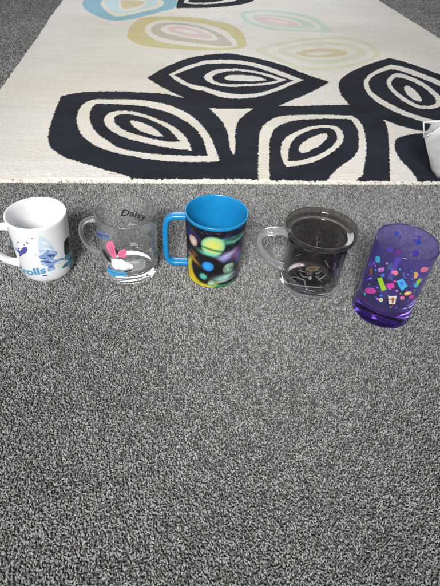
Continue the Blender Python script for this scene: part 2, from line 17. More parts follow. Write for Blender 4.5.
D_purple = [('blue',[(266.5,73.3),(263.6,74.6),(261.0,73.1),(263.8,71.9)]),('indigo',[(268.6,43.7),(268.3,43.2),(268.5,42.6),(269.2,42.0),(270.0,41.8),(270.8,41.9),(271.1,42.4),(270.9,43.1),(270.3,43.6),(269.4,43.9)]),('cyan',[(285.1,81.4),(284.3,81.4),(283.5,81.0),(283.3,80.3),(283.5,79.7),(284.3,79.3),(285.2,79.3),(285.9,79.8),(286.2,80.4),(285.9,81.1)]),('magenta',[(282.9,77.8),(281.6,76.8),(282.8,75.7),(284.2,76.7)]),('lilac',[(235.0,57.7),(234.7,58.0),(234.1,58.2),(233.3,58.2),(232.7,58.0),(232.5,57.7),(232.8,57.4),(233.4,57.2),(234.1,57.3),(234.7,57.4)]),('blue',[(320.4,36.8),(320.2,36.2),(320.5,35.6),(321.2,35.3),(322.1,35.3),(322.7,35.7),(323.0,36.2),(322.7,36.8),(321.9,37.1),(321.1,37.1)]),('lime',[(279.1,100.4),(275.9,99.8),(274.8,97.6),(278.1,98.2)]),('lilac',[(203.2,88.3),(203.1,87.6),(203.9,86.8),(205.3,86.3),(206.7,86.2),(207.5,86.5),(207.6,87.3),(206.8,88.0),(205.4,88.6),(204.1,88.7)]),('blue',[(234.5,99.5),(233.1,99.1),(232.3,98.0),(232.2,96.6),(233.0,95.4),(234.2,94.9),(235.6,95.3),(236.4,96.5),(236.5,97.9),(235.7,99.0)]),('indigo',[(297.0,41.2),(295.6,38.5),(299.0,36.9),(300.4,39.6)]),('cyan',[(243.8,69.4),(243.4,68.4),(244.1,67.4),(245.6,66.7),(247.2,66.5),(248.5,67.1),(248.8,68.0),(248.1,69.1),(246.6,69.8),(245.0,70.0)]),('magenta',[(252.8,81.1),(252.2,82.2),(250.7,82.8),(248.9,82.8),(247.5,82.1),(247.0,81.1),(247.5,80.0),(249.0,79.4),(250.8,79.4),(252.2,80.1)]),('lilac',[(199.7,68.8),(197.2,69.2),(195.7,67.8),(198.2,67.4)]),('blue',[(200.6,68.3),(200.2,68.9),(199.2,69.3),(197.8,69.3),(196.8,68.9),(196.4,68.3),(196.8,67.6),(197.9,67.3),(199.2,67.3),(200.2,67.7)]),('lime',[(217.3,86.3),(216.7,85.7),(216.8,84.9),(217.4,84.1),(218.5,83.7),(219.4,83.8),(220.0,84.4),(219.9,85.2),(219.3,85.9),(218.2,86.4)]),('lilac',[(246.0,68.4),(247.5,67.3),(249.6,67.5),(248.2,68.6)]),('blue',[(264.9,53.9),(264.0,54.6),(262.4,54.8),(260.7,54.5),(259.5,53.6),(259.3,52.7),(260.2,52.0),(261.9,51.8),(263.6,52.2),(264.7,53.0)]),('indigo',[(297.8,37.8),(296.3,37.5),(295.3,36.5),(295.0,35.2),(295.5,34.0),(296.8,33.4),(298.2,33.7),(299.3,34.7),(299.6,36.0),(299.0,37.2)]),('cyan',[(226.0,62.3),(223.6,61.2),(224.6,59.3),(227.0,60.4)]),('magenta',[(320.6,60.0),(319.5,60.2),(318.5,59.9),(317.9,59.3),(317.9,58.5),(318.5,58.0),(319.5,57.7),(320.6,58.0),(321.2,58.6),(321.2,59.4)]),('lilac',[(303.0,84.4),(302.2,84.7),(301.1,84.7),(300.0,84.2),(299.4,83.5),(299.5,82.9),(300.3,82.5),(301.5,82.5),(302.6,83.0),(303.2,83.7)]),('blue',[(233.5,64.6),(230.2,64.4),(229.7,62.1),(233.0,62.3)]),('lime',[(207.6,58.7),(207.0,58.6),(206.4,58.2),(206.1,57.6),(206.3,57.1),(206.8,56.8),(207.4,56.8),(208.0,57.2),(208.3,57.8),(208.1,58.4)]),('lilac',[(311.3,67.0),(311.1,66.0),(312.1,64.9),(313.7,64.2),(315.5,64.1),(316.7,64.6),(316.9,65.6),(316.0,66.7),(314.3,67.4),(312.5,67.5)]),('blue',[(310.0,43.6),(307.2,42.9),(308.1,40.9),(310.9,41.6)]),('indigo',[(327.8,47.0),(326.8,46.5),(326.3,45.4),(326.6,44.2),(327.4,43.2),(328.5,42.9),(329.5,43.4),(330.0,44.4),(329.8,45.7),(328.9,46.7)]),('cyan',[(334.8,39.1),(334.6,38.8),(334.8,38.3),(335.2,37.9),(335.7,37.6),(336.2,37.6),(336.4,37.9),(336.3,38.4),(335.9,38.8),(335.3,39.1)]),('magenta',[(202.3,73.3),(200.7,71.6),(201.9,69.8),(203.5,71.5)]),('lilac',[(225.3,102.8),(224.0,102.4),(223.3,101.4),(223.5,100.3),(224.4,99.5),(225.9,99.3),(227.2,99.7),(227.9,100.6),(227.7,101.7),(226.7,102.6)]),('blue',[(306.0,66.7),(305.6,67.5),(304.5,68.0),(303.2,68.0),(302.2,67.4),(301.8,66.6),(302.2,65.8),(303.3,65.3),(304.6,65.4),(305.6,65.9)]),('lime',[(275.0,70.4),(276.3,69.7),(277.7,70.4),(276.4,71.1)]),('lilac',[(342.4,47.8),(341.1,47.1),(340.7,45.9),(341.2,44.7),(342.6,43.9),(344.2,43.9),(345.5,44.6),(346.0,45.8),(345.4,47.0),(344.0,47.8)]),('blue',[(305.0,61.7),(304.3,61.4),(304.0,60.7),(304.1,59.9),(304.6,59.3),(305.4,59.1),(306.0,59.4),(306.3,60.1),(306.2,60.9),(305.7,61.5)]),('indigo',[(198.9,50.5),(196.6,49.9),(196.2,48.2),(198.5,48.8)]),('cyan',[(339.0,74.9),(337.6,75.2),(336.3,74.9),(335.4,74.0),(335.3,73.0),(336.1,72.2),(337.5,71.9),(338.8,72.2),(339.7,73.1),(339.8,74.1)]),('magenta',[(264.8,41.9),(264.2,42.2),(263.5,42.1),(262.9,41.8),(262.6,41.4),(262.8,40.9),(263.3,40.7),(264.0,40.7),(264.6,41.0),(264.9,41.5)]),('lilac',[(322.7,93.8),(320.3,92.9),(321.3,91.1),(323.7,92.0)]),('blue',[(227.5,45.8),(227.7,45.3),(228.8,44.8),(230.1,44.6),(231.3,44.8),(231.9,45.2),(231.6,45.8),(230.6,46.3),(229.2,46.5),(228.0,46.3)]),('lime',[(266.6,64.2),(266.4,63.6),(266.9,63.0),(267.8,62.7),(268.7,62.7),(269.4,63.1),(269.5,63.7),(269.1,64.3),(268.2,64.7),(267.2,64.6)]),('lilac',[(319.5,36.2),(316.4,35.1),(316.0,32.7),(319.1,33.8)]),('blue',[(247.0,58.0),(246.7,57.4),(247.0,56.7),(247.8,55.9),(248.8,55.5),(249.6,55.6),(249.9,56.1),(249.7,56.9),(248.9,57.7),(247.9,58.1)]),('indigo',[(295.2,75.6),(294.2,76.2),(292.4,76.2),(290.6,75.7),(289.4,74.8),(289.3,73.9),(290.3,73.4),(292.0,73.3),(293.8,73.9),(295.0,74.7)]),('cyan',[(279.2,89.6),(276.3,89.4),(275.8,87.4),(278.7,87.6)]),('magenta',[(317.8,102.0),(317.3,101.9),(316.9,101.6),(316.7,101.1),(316.8,100.6),(317.2,100.4),(317.6,100.5),(318.0,100.9),(318.2,101.3),(318.1,101.8)]),('lilac',[(330.2,96.8),(329.9,96.4),(329.9,95.9),(330.3,95.4),(331.0,95.0),(331.5,95.0),(331.8,95.4),(331.8,95.9),(331.4,96.4),(330.7,96.8)]),('blue',[(306.5,87.5),(302.7,87.2),(302.0,84.6),(305.7,84.9)]),('lime',[(261.9,39.9),(261.0,39.9),(260.2,39.4),(259.7,38.6),(259.9,37.9),(260.5,37.4),(261.5,37.4),(262.3,37.9),(262.7,38.7),(262.6,39.4)]),('lilac',[(231.2,45.3),(231.3,44.1),(232.4,43.2),(234.1,42.8),(235.7,43.3),(236.7,44.3),(236.6,45.5),(235.5,46.4),(233.8,46.7),(232.1,46.3)]),('blue',[(208.1,57.2),(205.7,56.4),(205.2,54.6),(207.6,55.3)]),('indigo',[(209.7,50.5),(208.4,50.8),(206.7,50.4),(205.3,49.4),(204.7,48.2),(205.2,47.2),(206.5,46.9),(208.2,47.4),(209.6,48.4),(210.2,49.6)]),('cyan',[(207.6,83.7),(207.1,82.9),(207.4,82.1),(208.4,81.4),(209.6,81.1),(210.6,81.3),(211.1,82.0),(210.8,82.9),(209.8,83.6),(208.6,83.9)]),('magenta',[(328.4,91.2),(327.4,89.6),(329.3,88.7),(330.3,90.2)]),('lilac',[(327.5,75.2),(327.8,74.6),(328.7,74.2),(329.7,74.2),(330.5,74.6),(330.9,75.1),(330.6,75.7),(329.7,76.1),(328.7,76.1),(327.8,75.7)]),('blue',[(274.0,40.0),(273.0,40.2),(271.8,39.8),(270.8,39.1),(270.3,38.2),(270.6,37.6),(271.5,37.4),(272.7,37.8),(273.8,38.5),(274.2,39.4)]),('lime',[(296.2,69.7),(293.4,68.9),(293.2,66.8),(296.0,67.6)]),('lilac',[(302.7,104.4),(302.7,103.8),(303.4,103.0),(304.6,102.4),(305.9,102.2),(306.7,102.5),(306.8,103.1),(306.0,103.9),(304.8,104.5),(303.5,104.7)]),('blue',[(341.8,60.9),(340.7,61.2),(339.4,60.8),(338.5,60.0),(338.2,59.1),(338.8,58.4),(339.9,58.1),(341.2,58.5),(342.1,59.2),(342.4,60.2)]),('indigo',[(335.2,50.6),(333.1,50.6),(332.5,49.1),(334.7,49.1)]),('cyan',[(207.7,38.4),(207.0,39.5),(205.4,40.2),(203.5,40.1),(201.9,39.3),(201.4,38.2),(202.1,37.0),(203.7,36.3),(205.7,36.4),(207.2,37.2)]),('magenta',[(224.6,92.7),(224.2,93.3),(223.4,93.7),(222.4,93.7),(221.5,93.3),(221.2,92.7),(221.6,92.0),(222.4,91.7),(223.5,91.7),(224.3,92.1)]),('lilac',[(225.2,60.5),(223.8,60.5),(223.1,59.7),(224.5,59.7)]),('blue',[(342.7,102.5),(342.1,101.9),(342.2,100.9),(343.0,99.9),(344.1,99.3),(345.1,99.3),(345.7,99.9),(345.6,100.9),(344.8,101.9),(343.7,102.5)]),('lime',[(248.7,91.3),(248.3,92.0),(247.3,92.4),(246.0,92.4),(245.1,91.9),(244.7,91.2),(245.2,90.4),(246.2,90.0),(247.4,90.0),(248.4,90.5)]),('lilac',[(267.1,96.4),(265.4,96.2),(265.1,95.0),(266.9,95.1)]),('blue',[(270.1,102.2),(269.3,102.0),(268.8,101.6),(268.7,101.0),(269.1,100.4),(269.9,100.2),(270.6,100.3),(271.2,100.8),(271.2,101.4),(270.8,102.0)]),('indigo',[(278.3,90.7),(278.4,90.2),(279.1,89.7),(280.1,89.5),(281.0,89.5),(281.5,89.9),(281.5,90.4),(280.8,90.9),(279.8,91.1),(278.9,91.1)]),('cyan',[(249.6,101.8),(248.7,99.9),(251.0,98.8),(251.9,100.7)]),('magenta',[(298.8,89.5),(298.3,89.9),(297.3,90.1),(296.1,90.0),(295.3,89.5),(295.1,88.9),(295.6,88.4),(296.7,88.2),(297.8,88.4),(298.6,88.9)]),('lilac',[(302.2,48.5),(301.4,48.5),(300.6,48.0),(300.2,47.2),(300.3,46.5),(300.9,46.1),(301.8,46.1),(302.6,46.6),(303.0,47.4),(302.8,48.1)]),('blue',[(205.5,71.5),(205.7,70.2),(207.6,69.9),(207.3,71.2)]),('lime',[(218.3,73.5),(226.3,78.9),(242.2,64.9),(235.4,59.4)]),('magenta',[(237.2,72.7),(249.5,78.4),(253.9,71.3),(244.7,65.8)]),('cyan',[(252.2,81.8),(260.8,87.7),(275.7,77.0),(268.0,68.3)]),('blue',[(257.5,81.2),(262.5,84.0),(267.4,79.2),(263.0,76.5)]),('lime',[(286.8,83.8),(293.3,89.1),(299.4,85.2),(297.1,75.6)]),('cyan',[(285.4,78.0),(290.1,81.5),(298.6,74.5),(292.5,72.4)]),('orange',[(289.4,65.6),(289.9,63.9),(288.7,62.4),(286.2,61.3),(282.8,60.8),(279.5,60.8),(276.7,61.5),(275.0,62.7),(274.6,64.3),(275.6,65.9),(277.8,67.3),(280.8,68.1),(284.2,68.0),(287.3,67.1)]),('cream',[(283.9,65.7),(284.1,65.0),(283.5,64.4),(282.4,63.8),(280.9,63.5),(279.4,63.5),(278.2,63.8),(277.4,64.3),(277.3,64.9),(277.8,65.7),(278.8,66.2),(280.2,66.6),(281.8,66.6),(283.1,66.3)]),('pink',[(279.4,56.6),(279.6,55.1),(278.9,54.0),(277.4,53.3),(275.3,53.3),(273.2,53.9),(271.5,55.0),(270.4,56.4),(270.2,57.9),(270.9,59.1),(272.3,59.9),(274.3,60.0),(276.4,59.3),(278.2,58.1)]),('magenta',[(299.6,58.2),(300.8,56.5),(300.4,55.1),(298.8,54.1),(296.2,53.8),(293.4,54.0),(290.8,54.7),(289.0,55.9),(288.2,57.4),(288.4,58.8),(289.7,60.0),(291.9,60.6),(294.6,60.5),(297.4,59.6)]),('cream',[(249.0,55.9),(263.4,59.3),(266.8,44.5),(255.7,43.4)]),('brown',[(255.7,55.0),(260.0,55.9),(263.5,45.5),(260.5,45.0)]),('brown',[(251.9,51.7),(264.6,54.4),(265.3,52.7),(252.6,50.1)]),('cream',[(243.3,46.8),(243.5,45.4),(243.0,44.0),(241.9,42.9),(240.4,42.3),(238.8,42.3),(237.4,42.9),(236.5,44.0),(236.3,45.5),(236.8,46.9),(237.9,48.1),(239.4,48.7),(241.0,48.7),(242.4,48.0)]),('lime',[(241.6,45.9),(241.7,45.1),(241.5,44.5),(241.0,43.9),(240.3,43.6),(239.5,43.7),(238.9,44.0),(238.4,44.6),(238.3,45.3),(238.5,46.0),(239.0,46.5),(239.7,46.8),(240.5,46.8),(241.2,46.5)]),('magenta',[(198.4,43.3),(210.8,53.8),(223.6,57.5),(226.8,52.2),(215.7,45.1),(204.8,40.8)]),('blue',[(239.3,53.3),(239.4,52.4),(239.1,51.5),(238.3,50.7),(237.2,50.2),(236.1,50.2),(235.1,50.6),(234.5,51.3),(234.4,52.3),(234.8,53.2),(235.6,54.0),(236.6,54.5),(237.7,54.5),(238.7,54.1)]),('brown',[(192.0,76.5),(200.1,80.7),(205.0,72.5),(199.1,70.1)]),('pink',[(249.5,95.7),(249.5,94.3),(248.4,92.9),(246.4,91.7),(244.0,90.9),(241.5,90.7),(239.5,91.1),(238.4,92.1),(238.5,93.4),(239.6,94.9),(241.6,96.2),(244.0,97.1),(246.5,97.2),(248.4,96.7)]),('blue',[(230.2,83.9),(230.3,82.8),(229.6,81.5),(228.3,80.4),(226.6,79.6),(224.8,79.3),(223.4,79.5),(222.5,80.3),(222.4,81.4),(223.1,82.7),(224.5,83.9),(226.2,84.7),(227.9,85.0),(229.4,84.7)]),('orange',[(285.5,92.9),(285.3,90.9),(284.3,89.6),(282.7,89.2),(280.8,89.7),(279.1,91.2),(277.9,93.2),(277.3,95.5),(277.5,97.5),(278.5,98.9),(280.0,99.4),(281.8,98.8),(283.5,97.3),(284.9,95.2)]),('indigo',[(255.2,97.1),(258.8,98.4),(264.1,90.3),(267.8,90.8),(268.5,88.2),(261.3,87.8)]),('indigo',[(236.2,88.5),(242.8,87.0),(244.1,80.7),(242.1,80.0),(240.0,84.7),(235.9,85.8)]),('cyan',[(196.4,96.9),(204.3,103.1),(211.2,101.5),(211.6,95.4),(203.8,91.8)]),('pink',[(303.5,102.2),(304.9,99.9),(303.7,98.3),(300.4,97.6),(296.1,97.8),(291.8,98.6),(288.2,100.0),(285.8,101.8),(285.0,103.7),(285.7,105.5),(288.0,106.8),(291.5,107.1),(295.8,106.3),(300.1,104.5)]),('pink',[(249.9,94.9),(250.0,93.7),(249.1,92.4),(247.5,91.4),(245.5,90.8),(243.5,90.7),(241.8,91.1),(240.9,92.1),(240.9,93.3),(241.7,94.6),(243.3,95.7),(245.3,96.3),(247.3,96.4),(249.0,95.9)]),('indigo',[(226.9,97.7),(230.7,101.1),(233.3,106.0),(236.5,101.7),(235.3,95.2),(230.6,93.3)]),('lilac',[(225.8,91.1),(225.8,89.7),(224.5,88.1),(222.3,86.4),(219.5,85.0),(216.6,84.1),(214.3,84.0),(213.0,84.7),(213.0,86.2),(214.4,88.0),(216.8,89.9),(219.7,91.3),(222.5,92.1),(224.6,92.0)]),('lilac',[(262.4,67.6),(262.5,66.7),(262.1,66.0),(261.3,65.5),(260.2,65.3),(259.1,65.5),(258.2,65.9),(257.6,66.7),(257.5,67.5),(257.9,68.3),(258.7,68.8),(259.7,69.0),(260.8,68.8),(261.8,68.3)]),('magenta',[(224.5,88.8),(224.6,88.0),(224.1,87.1),(223.3,86.4),(222.2,85.8),(221.0,85.6),(220.0,85.8),(219.4,86.3),(219.3,87.0),(219.8,87.9),(220.6,88.7),(221.8,89.3),(223.0,89.5),(223.9,89.3)])]
D_purpleback = [('cyan',[(97.7,103.1),(89.9,104.7),(84.7,99.9),(90.3,95.3)]),('magenta',[(78.7,96.7),(78.6,96.0),(79.2,95.3),(80.2,94.8),(81.5,94.6),(82.8,94.8),(83.8,95.2),(84.4,95.8),(84.4,96.5),(83.8,97.2),(82.8,97.6),(81.5,97.8),(80.3,97.7),(79.2,97.3)]),('cyan',[(55.0,97.5),(47.6,103.6),(38.9,99.2),(45.2,92.7)]),('magenta',[(53.0,98.8),(53.0,98.1),(53.3,97.4),(54.1,96.8),(55.0,96.5),(56.1,96.4),(56.9,96.7),(57.4,97.2),(57.5,97.9),(57.1,98.6),(56.4,99.2),(55.4,99.5),(54.4,99.6),(53.6,99.3)]),('pink',[(66.1,73.9),(66.0,71.7),(67.6,69.5),(70.6,67.7),(74.4,66.8),(78.2,67.0),(81.4,68.3),(83.1,70.2),(83.2,72.5),(81.5,74.5),(78.4,76.0),(74.6,76.8),(70.8,76.7),(67.8,75.7)]),('lilac',[(85.7,74.8),(85.8,73.0),(87.4,71.5),(90.3,70.5),(93.9,70.3),(97.6,71.0),(100.7,72.4),(102.4,74.2),(102.3,75.9),(100.4,77.2),(97.3,78.0),(93.6,78.0),(90.0,77.5),(87.2,76.3)]),('lilac',[(35.7,83.8),(35.1,81.4),(35.9,78.9),(38.0,76.7),(40.9,75.3),(44.0,75.1),(46.7,76.0),(48.4,78.0),(49.0,80.4),(48.2,82.9),(46.2,84.9),(43.4,86.1),(40.3,86.4),(37.6,85.5)]),('blue',[(46.3,106.2),(46.1,105.4),(46.4,104.5),(47.1,103.8),(48.1,103.4),(49.2,103.4),(50.1,103.8),(50.7,104.5),(50.9,105.3),(50.6,106.2),(49.9,106.9),(48.9,107.2),(47.9,107.2),(46.9,106.9)])]

# ------------------------------------------------------------------ helpers
def link(name, me, mat=None, parent=None):
    o = bpy.data.objects.new(name, me)
    COL.objects.link(o)
    if mat is not None:
        for m in (mat if isinstance(mat, (list, tuple)) else [mat]):
            me.materials.append(m)
    if parent is not None:
        o.parent = parent
    return o

def thing(name, label, cat, loc):
    o = bpy.data.objects.new(name, None)
    o.empty_display_size = .02
    COL.objects.link(o)
    o.location = loc
    o['label'] = label
    o['category'] = cat
    return o

def np_mesh(name, verts, quads=None, tris=None, smooth=True):
    me = bpy.data.meshes.new(name)
    nq = 0 if quads is None else len(quads)
    nt = 0 if tris is None else len(tris)
    me.vertices.add(len(verts))
    me.vertices.foreach_set('co', np.ascontiguousarray(verts, dtype=np.float32).ravel())
    loops = []
    if nq: loops.append(np.asarray(quads, dtype=np.int32).ravel())
    if nt: loops.append(np.asarray(tris, dtype=np.int32).ravel())
    loops = np.concatenate(loops)
    me.loops.add(len(loops))
    me.loops.foreach_set('vertex_index', loops)
    me.polygons.add(nq + nt)
    starts = np.concatenate([np.arange(nq) * 4, nq * 4 + np.arange(nt) * 3]).astype(np.int32)
    me.polygons.foreach_set('loop_start', starts)
    me.update(calc_edges=True)
    if smooth:
        me.polygons.foreach_set('use_smooth', np.ones(nq + nt, dtype=bool))
    me.validate()
    return me

def lathe(profile, seg=96, close=True):
    """closed profile [(r, z)...] turned about z; points with r=0 collapse"""
    bm = bmesh.new()
    rings = []
    for r, z in profile:
        if r < 1e-6:
            rings.append([bm.verts.new((0, 0, z))])
        else:
            rings.append([bm.verts.new((r * math.cos(2 * PI * i / seg), r * math.sin(2 * PI * i / seg), z)) for i in range(seg)])
    n = len(rings)
    for k in range(n if close else n - 1):
        a, b = rings[k], rings[(k + 1) % n]
        if len(a) == 1 and len(b) == 1:
            continue
        for i in range(seg):
            j = (i + 1) % seg
            if len(a) == 1: bm.faces.new((a[0], b[i], b[j]))
            elif len(b) == 1: bm.faces.new((a[i], a[j], b[0]))
            else: bm.faces.new((a[i], a[j], b[j], b[i]))
    bmesh.ops.recalc_face_normals(bm, faces=bm.faces[:])
    for f in bm.faces: f.smooth = True
    me = bpy.data.meshes.new('lathe')
    bm.to_mesh(me); bm.free()
    return me

def fillet(pts, rad, n=5):
    """round the corners of an open polyline; rad is one value or one per point"""
    out = []
    for i, p in enumerate(pts):
        r = rad[i] if isinstance(rad, (list, tuple)) else rad
        if i in (0, len(pts) - 1) or r <= 0:
            out.append(p); continue
        a = Vector(pts[i - 1]) - Vector(p); b = Vector(pts[i + 1]) - Vector(p)
        r = min(r, a.length * .48, b.length * .48)
        A = Vector(p) + a.normalized() * r; B = Vector(p) + b.normalized() * r
        for k in range(n + 1):
            t = k / n
            q = A * (1 - t) ** 2 + Vector(p) * 2 * t * (1 - t) + B * t * t
            out.append(tuple(q))
    return out

def catmull(pts, n=8):
    P = [Vector(p) for p in pts]
    P = [P[0] * 2 - P[1]] + P + [P[-1] * 2 - P[-2]]
    out = []
    for i in range(1, len(P) - 2):
        for k in range(n):
            t = k / n
            out.append(.5 * ((2 * P[i]) + (P[i + 1] - P[i - 1]) * t + (2 * P[i - 1] - 5 * P[i] + 4 * P[i + 1] - P[i + 2]) * t * t + (3 * P[i] - P[i - 1] - 3 * P[i + 1] + P[i + 2]) * t ** 3))
    out.append(P[-2])
    return out

def handle_mesh(path, theta, wid, thk, power=2.6, seg=20, taper=None):
    """sweep a rounded section along a path [(r, z)] lying in the vertical plane at angle theta.
    wid = size across the plane, thk = size in the plane"""
    pts = catmull([(r, 0, z) for r, z in path], 8)
    bm = bmesh.new(); rings = []
    for i, p in enumerate(pts):
        a = pts[max(i - 1, 0)]; b = pts[min(i + 1, len(pts) - 1)]
        t = (b - a).normalized(); nrm = Vector((-t.z, 0, t.x)); side = Vector((0, 1, 0))
        k = 1 if taper is None else taper(i / (len(pts) - 1))
        ring = []
        for s in range(seg):
            u = 2 * PI * s / seg; c, d = math.cos(u), math.sin(u)
            cc = math.copysign(abs(c) ** (2 / power), c); dd = math.copysign(abs(d) ** (2 / power), d)
            ring.append(bm.verts.new(p + nrm * cc * thk / 2 * k + side * dd * wid / 2 * k))
        rings.append(ring)
    for a, b in zip(rings, rings[1:]):
        for i in range(seg):
            j = (i + 1) % seg
            bm.faces.new((a[i], a[j], b[j], b[i]))
    bm.faces.new(rings[0]); bm.faces.new(rings[-1])
    bmesh.ops.recalc_face_normals(bm, faces=bm.faces[:])
    for f in bm.faces: f.smooth = len(f.verts) == 4
    bmesh.ops.rotate(bm, verts=bm.verts[:], cent=(0, 0, 0), matrix=Matrix.Rotation(theta, 3, 'Z'))
    me = bpy.data.meshes.new('handle'); bm.to_mesh(me); bm.free()
    return me

def chaikin(pts, n):
    p = np.asarray(pts, float)
    for _ in range(n):
        q = np.roll(p, -1, 0)
        p = np.stack([p * .75 + q * .25, p * .25 + q * .75], 1).reshape(-1, 2)
    return p

def inside(px, py, poly):
    """even-odd test of many points against one polygon"""
    res = np.zeros(len(px), bool)
    x0, y0 = poly.min(0); x1, y1 = poly.max(0)
    idx = np.nonzero((px >= x0) & (px <= x1) & (py >= y0) & (py <= y1))[0]
    if not len(idx): return res
    X = px[idx]; Y = py[idx]; r = np.zeros(len(idx), bool)
    n = len(poly)
    for i in range(n):
        ax, ay = poly[i]; bx, by = poly[(i + 1) % n]
        if ay == by: continue
        c = (ay > Y) != (by > Y)
        r ^= c & (X < (bx - ax) * (Y - ay) / (by - ay) + ax)
    res[idx] = r
    return res

def vnoise(x, y, seed, n=64):
    """tileable value noise on numpy arrays"""
    g = np.random.default_rng(seed).random((n, n))
    xi = np.floor(x).astype(int); yi = np.floor(y).astype(int)
    fx = x - xi; fy = y - yi
    fx = fx * fx * (3 - 2 * fx); fy = fy * fy * (3 - 2 * fy)
    a = g[xi % n, yi % n]; b = g[(xi + 1) % n, yi % n]; c = g[xi % n, (yi + 1) % n]; d = g[(xi + 1) % n, (yi + 1) % n]
    return (a * (1 - fx) + b * fx) * (1 - fy) + (c * (1 - fx) + d * fx) * fy

def fbm(x, y, seed, o=4):
    s = 0; a = .5
    for k in range(o):
        s = s + a * vnoise(x * 2 ** k, y * 2 ** k, seed + k); a *= .5
    return s

# ------------------------------------------------------------------ materials
def mat(name, color=(.8, .8, .8), rough=.5, **kw):
    m = bpy.data.materials.new(name); m.use_nodes = True
    b = m.node_tree.nodes['Principled BSDF']
    b.inputs['Base Color'].default_value = (*color, 1)
    b.inputs['Roughness'].default_value = rough
    for k, v in kw.items():
        b.inputs[k.replace('_', ' ')].default_value = v
    return m

def node(m, t, **kw):
    n = m.node_tree.nodes.new(t)
    for k, v in kw.items(): setattr(n, k, v)
    return n

def bsdf(m): return m.node_tree.nodes['Principled BSDF']

def attr_color(m, name='col'):
    a = node(m, 'ShaderNodeAttribute', attribute_name=name)
    m.node_tree.links.new(a.outputs['Color'], bsdf(m).inputs['Base Color'])
    return a

def add_bump(m, scale, strength, dist, detail=3):
    tc = node(m, 'ShaderNodeTexCoord'); nz = node(m, 'ShaderNodeTexNoise'); bp = node(m, 'ShaderNodeBump')
    nz.inputs['Scale'].default_value = scale; nz.inputs['Detail'].default_value = detail
    bp.inputs['Strength'].default_value = strength; bp.inputs['Distance'].default_value = dist
    L = m.node_tree.links
    L.new(tc.outputs['Object'], nz.inputs['Vector']); L.new(nz.outputs['Fac'], bp.inputs['Height']); L.new(bp.outputs['Normal'], bsdf(m).inputs['Normal'])
    return nz

def mottled(m, c0, c1, scale, detail=4):
    tc = node(m, 'ShaderNodeTexCoord'); nz = node(m, 'ShaderNodeTexNoise'); rp = node(m, 'ShaderNodeValToRGB')
    nz.inputs['Scale'].default_value = scale; nz.inputs['Detail'].default_value = detail
    rp.color_ramp.elements[0].position = .35; rp.color_ramp.elements[1].position = .65
    rp.color_ramp.elements[0].color = (*c0, 1); rp.color_ramp.elements[1].color = (*c1, 1)
    L = m.node_tree.links
    L.new(tc.outputs['Object'], nz.inputs['Vector']); L.new(nz.outputs['Fac'], rp.inputs['Fac']); L.new(rp.outputs['Color'], bsdf(m).inputs['Base Color'])

M = {}
M['backing'] = mat('carpet_backing', rough=.95); mottled(M['backing'], (.10, .097, .092), (.20, .195, .185), 260)
M['pile'] = mat('carpet_yarn', rough=.85, Specular_IOR_Level=.12); attr_color(M['pile'])
M['rug'] = mat('rug_wool', rough=.9, Specular_IOR_Level=.08); attr_color(M['rug']); add_bump(M['rug'], 700, .55, .002, 2)
M['fringe'] = mat('rug_binding_yarn', (.62, .58, .51), .9)
M['ceramic'] = mat('white_glazed_ceramic', (.66, .665, .675), .12, Coat_Weight=.3, Coat_Roughness=.05)
M['print'] = mat('glazed_print', rough=.18); attr_color(M['print'])
M['ink'] = mat('enamel_print', rough=.35); attr_color(M['ink'])
M['glass'] = mat('clear_glass', (.99, .995, .985), .015, Transmission_Weight=.965, IOR=1.33)
M['acrylic'] = mat('clear_acrylic', (.82, .80, .83), .03, Transmission_Weight=1.0, IOR=1.38)
M['handle'] = mat('pale_acrylic', (.90, .88, .93), .05, Transmission_Weight=.93, IOR=1.42)
M['smoke'] = mat('smoked_acrylic', (.49, .46, .445), .07, Transmission_Weight=.985, IOR=1.42)
M['violet'] = mat('violet_acrylic', (.50, .43, .95), .07, Transmission_Weight=.955, IOR=1.42)
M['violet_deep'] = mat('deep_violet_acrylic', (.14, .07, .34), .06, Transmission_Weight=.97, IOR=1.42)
M['blue'] = mat('blue_plastic', (.007, .17, .38), .28)
M['bag'] = mat('white_plastic_sheet', (.47, .475, .475), .45); add_bump(M['bag'], 30, .35, .01, 3)
M['bagtrim'] = mat('white_plastic_trim', (.85, .85, .84), .4)
M['black'] = mat('black_plastic', (.015, .015, .016), .5)
def wear(m, scale, lo, hi, amt=.12):
    tc = node(m, 'ShaderNodeTexCoord'); nz = node(m, 'ShaderNodeTexNoise'); mr = node(m, 'ShaderNodeMapRange')
    nz.inputs['Scale'].default_value = scale; nz.inputs['Detail'].default_value = 6
    mr.inputs['From Min'].default_value = .35; mr.inputs['From Max'].default_value = .7
    mr.inputs['To Min'].default_value = lo; mr.inputs['To Max'].default_value = hi
    L = m.node_tree.links
    L.new(tc.outputs['Object'], nz.inputs['Vector']); L.new(nz.outputs['Fac'], mr.inputs['Value']); L.new(mr.outputs['Result'], bsdf(m).inputs['Roughness'])
wear(M['blue'], 90, .20, .45); wear(M['ceramic'], 60, .08, .22); wear(M['glass'], 70, .008, .04); wear(M['violet'], 80, .04, .13); wear(M['smoke'], 80, .04, .13)
M['letter'] = mat('blue_letter_print', (.09, .26, .44), .2)
M['script'] = mat('black_script_print', (.012, .012, .013), .4)

